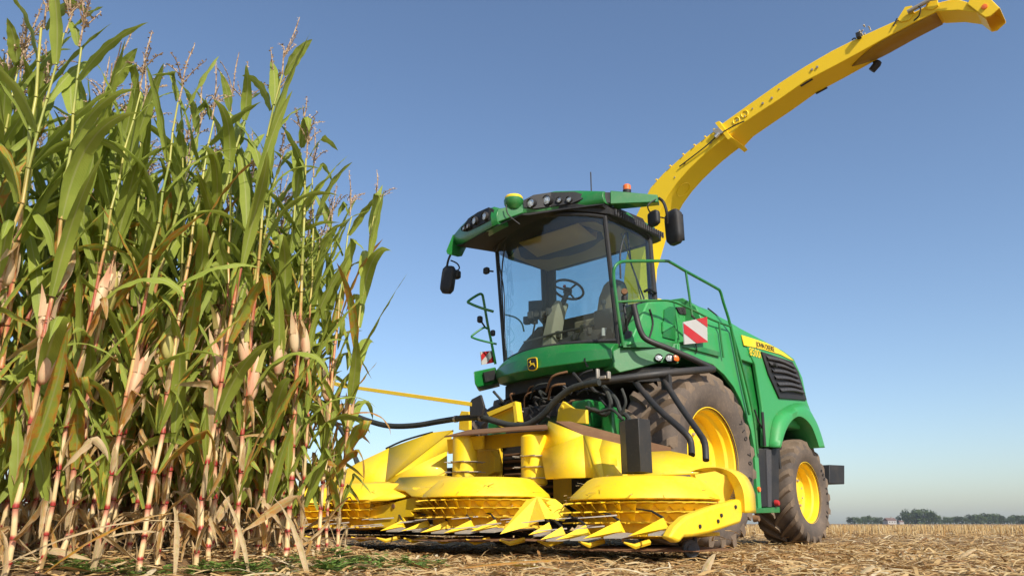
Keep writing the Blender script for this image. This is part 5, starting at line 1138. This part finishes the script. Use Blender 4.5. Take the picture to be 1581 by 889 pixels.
        q.build('husk_leaf', HUSK, ear, smooth=60, recalc=False)
        q = MB()
        for k in range(7): q.tube([b+d*(L+.005), b+d*(L+.04)+V((r.gauss(0, .015), r.gauss(0, .015), 0)), b+d*(L+.05)+V((r.gauss(0, .03), r.gauss(0, .03), -.01))], .0025, 4)
        q.build('silk', RUST, ear)
    q = MB(); tp = axis_at(Ht); n0 = 0
    def br(p, d, L, dr, rad):
        pts = [p]; dd = V(d)
        for k in range(5): dd = (dd+V((r.gauss(0, .05), r.gauss(0, .05), -dr*.2))).normalized(); pts.append(pts[-1]+dd*L/5)
        q.tube(pts, [rad]*5+[rad*.5], 5)
        for k in range(1, 6):
            for _ in range(4):
                c = pts[k-1].lerp(pts[k], r.random()); e = V((r.gauss(0, 1), r.gauss(0, 1), r.gauss(.5, .6))).normalized()*.011; f = e.orthogonal()*.35
                q.add([c, c+e+f, c+e*1.7, c+e-f], [(0, 1, 2, 3)])
    q.tube([tp, tp+V((r.gauss(0, .015), r.gauss(0, .015), .14))], [.006, .004], 6); t0 = tp+V((0, 0, .13))
    br(t0, (r.gauss(0, .1), r.gauss(0, .1), 1), .27, 0, .0042)
    for k in range(r.randint(3, 6)):
        a = r.uniform(0, 2*PI); br(t0+V((0, 0, -.03*k/3)), (math.cos(a)*.55, math.sin(a)*.55, 1), r.uniform(.14, .22), r.uniform(.2, 1.3), .0032)
    q.build('tassel', TASS, root, recalc=False)
    root['h'] = Ht+.40
    return root
PROT = [maize(100+k, ears=(1, 1, 2, 1, 0, 1, 1, 2, 1, 1, 1, 0)[k]) for k in range(12)]
used_p = set()
def place(k, x, y, h, rz, lean=(0, 0)):
    src = PROT[k]
    if k in used_p: o = copy_tree(src)
    else: o = src; used_p.add(k)
    s = h/src['h']; o.scale = (1+(s-1)*.3, 1+(s-1)*.3, s); o.location = (x, y, G(x, y)-.01); o.rotation_euler = (lean[0], lean[1], rz)
    return o
ORD = 'first second third fourth fifth sixth seventh eighth ninth tenth eleventh twelfth thirteenth fourteenth fifteenth sixteenth seventeenth eighteenth nineteenth twentieth'.split()
# front row: image column of the foot, ground distance, image height of the tassel tip, prototype
FRONT = [(-70, 3.70, -40, 0), (-20, 3.82, -30, 5), (38, 3.80, 0, 2), (88, 4.02, 45, 1), (118, 4.20, 60, 7), (168, 4.18, 75, 3), (236, 4.30, 60, 8), (262, 4.62, 95, 4), (318, 4.62, 35, 6), (338, 4.85, 80, 9), (378, 4.80, 100, 2), (420, 5.05, 150, 10), (452, 5.10, 180, 5), (474, 5.38, 205, 1), (500, 5.45, 232, 8), (512, 5.72, 270, 11), (529, 5.60, 262, 3)]
r = random.Random(77)
NOTE = ['', '', 'cut by the left edge of the photo', 'orange lower stalk, upright top leaves', 'slim, half behind its neighbour', 'pale stalk banded dark red', 'thick cream stalk beside pink ears', 'leaves hanging behind the cream stalk', 'tallest, long tassel against the sky', 'dark leaves behind the tallest plant', 'red jointed stalk', 'dry husk halfway up', 'broad green top leaf', 'thin tassel, behind its neighbour', 'thin pale tassel against sky', 'thin, set back at the right end', 'one long narrow leaf reaching right']
vis_i = 0
for i, (px, D, top, k) in enumerate(FRONT):
    x = (px-PW/2)/FPX*D*.975; d = ray(px+10, top); tz = CAMZ+d.z/d.y*D
    o = place(k, x, D, min(3.75, tz-G(x, D)), r.uniform(0, 6.28) if i != 6 else 1.1, (r.gauss(0, .02), r.gauss(0, .02)))
    if i < 2: tag(o, 'maize plant just beyond the left edge of the photo', 'maize plant', 'maize plants of the front row')
    else:
        tag(o, '%s maize plant from the left edge, %s' % (ORD[vis_i], NOTE[i]), 'maize plant', 'maize plants of the front row'); vis_i += 1
    if i == len(FRONT)-1:
        q, ag = MB(), []; iw = o.rotation_euler.z; o.rotation_euler = (0, 0, 0); sc_ = o.scale.z
        leaf_into(q, ag, (0.01, 0, 1.32/sc_), -.15, .85, .085, 1.12, .14, .5, .35, 0, r)
        leaf_into(q, ag, (0.01, 0, .98/sc_), 0.1, .42, .05, .35, 2.0, .5, .5, .5, r)
        leaf_part(q, ag, o, 'long_leaf')
# deeper rows
ed = (E1-E0).normalized(); en_ = Vector((-ed.y, ed.x)); cnt = 0
for j, off in enumerate((.13, .30, .52, .80, 1.15, 1.55, 2.0, 2.5, 3.1)):
    t = 0.0
    while t < 7.6:
        t += r.uniform(.10, .18)*(1 if j < 4 else 1.25); q = E0+ed*t+en_*(off+r.gauss(0, .05))
        if inside(q.x, q.y) < .12+.02*j or q.x < -.74*q.y-.35 or q.y < 2.6: continue
        col_px = PW/2+q.x/q.y*FPX
        hgt = r.uniform(2.85, 3.2)-.60*sstep(330, 520, col_px)+(.12 if col_px < 60 else 0)
        o = place(r.randrange(12), q.x, q.y, hgt, r.uniform(0, 6.28), (r.gauss(0, .035), r.gauss(0, .035)))
        lab = 'maize plant standing right behind the front row' if j < 2 else 'maize plant deep in the block, only glimpsed between the nearer plants'
        tag(o, lab, 'maize plant', 'maize plants behind the front row'); cnt += 1
print('maize behind', cnt)
for p in PROT: 
    if 'label' not in p: print('unused', p.name)
for o in bpy.data.objects:
    if 'h' in o: del o['h']
# broken stalks and dry leaves lying or leaning at the foot of the maize
def dry_leaf(px, py, D, az, L, wd, e0, bend, lab, a=.95, z=0.0, tw=.6):
    x = (px-PW/2)/FPX*D*.975; q, ag = MB(), []; rr_ = random.Random(px)
    leaf_into(q, ag, (0, 0, 0), az, L, wd, e0, bend, tw, .5, a, rr_, .2); o = leaf_part(q, ag, None, 'dry_maize_leaf')
    o.location = (x, D, G(x, D)+z); tag(o, lab, 'dry leaf', 'dry maize leaves on the ground'); return o
dry_leaf(20, 850, 3.72, .35, .85, .035, .55, .75, 'long cream dry leaf leaning against the stalks in the bottom left corner', z=.05)
dry_leaf(95, 860, 3.85, .2, .62, .05, .75, .7, 'broad green and cream leaf bent to the ground left of the banded stalk', .5, .03)
dry_leaf(290, 862, 4.25, 2.0, .75, .035, .9, .8, 'thin pale dry leaf crossing in front of the thick cream stalk', z=.02)
dry_leaf(400, 862, 4.45, 2.3, .8, .04, 1.0, .7, 'cream dry leaf leaning left between the middle stalks', z=.02)
dry_leaf(490, 872, 4.3, 2.2, .75, .05, .9, .6, 'long tan broken stalk leaf fallen in front of the weeds at the right end', z=.0)
dry_leaf(600, 862, 4.9, -2.0, .40, .045, .2, .3, 'tan dry leaf lying on the straw before the left crop divider', z=.03)
dry_leaf(700, 865, 4.75, .1, .85, .05, .12, .2, 'long pale green and tan leaf lying flat in front of the header', .55, .03)
dry_leaf(880, 862, 4.9, 2.6, .55, .05, .15, .25, 'green tinged leaf lying flat below the middle drum', .4, .03)
dry_leaf(1070, 874, 4.3, .9, .30, .05, .6, .5, 'short tan leaf curling up beside the small gauge wheel', z=.01)
dry_leaf(1300, 870, 4.2, .75, .34, .045, .3, .4, 'brown dry leaf curled on the straw below the rear tyre', 1.2, .01)
dry_leaf(1455, 845, 6.2, .6, .42, .05, .25, .3, 'pale dry leaf standing out on the stubble at the right', z=.02)
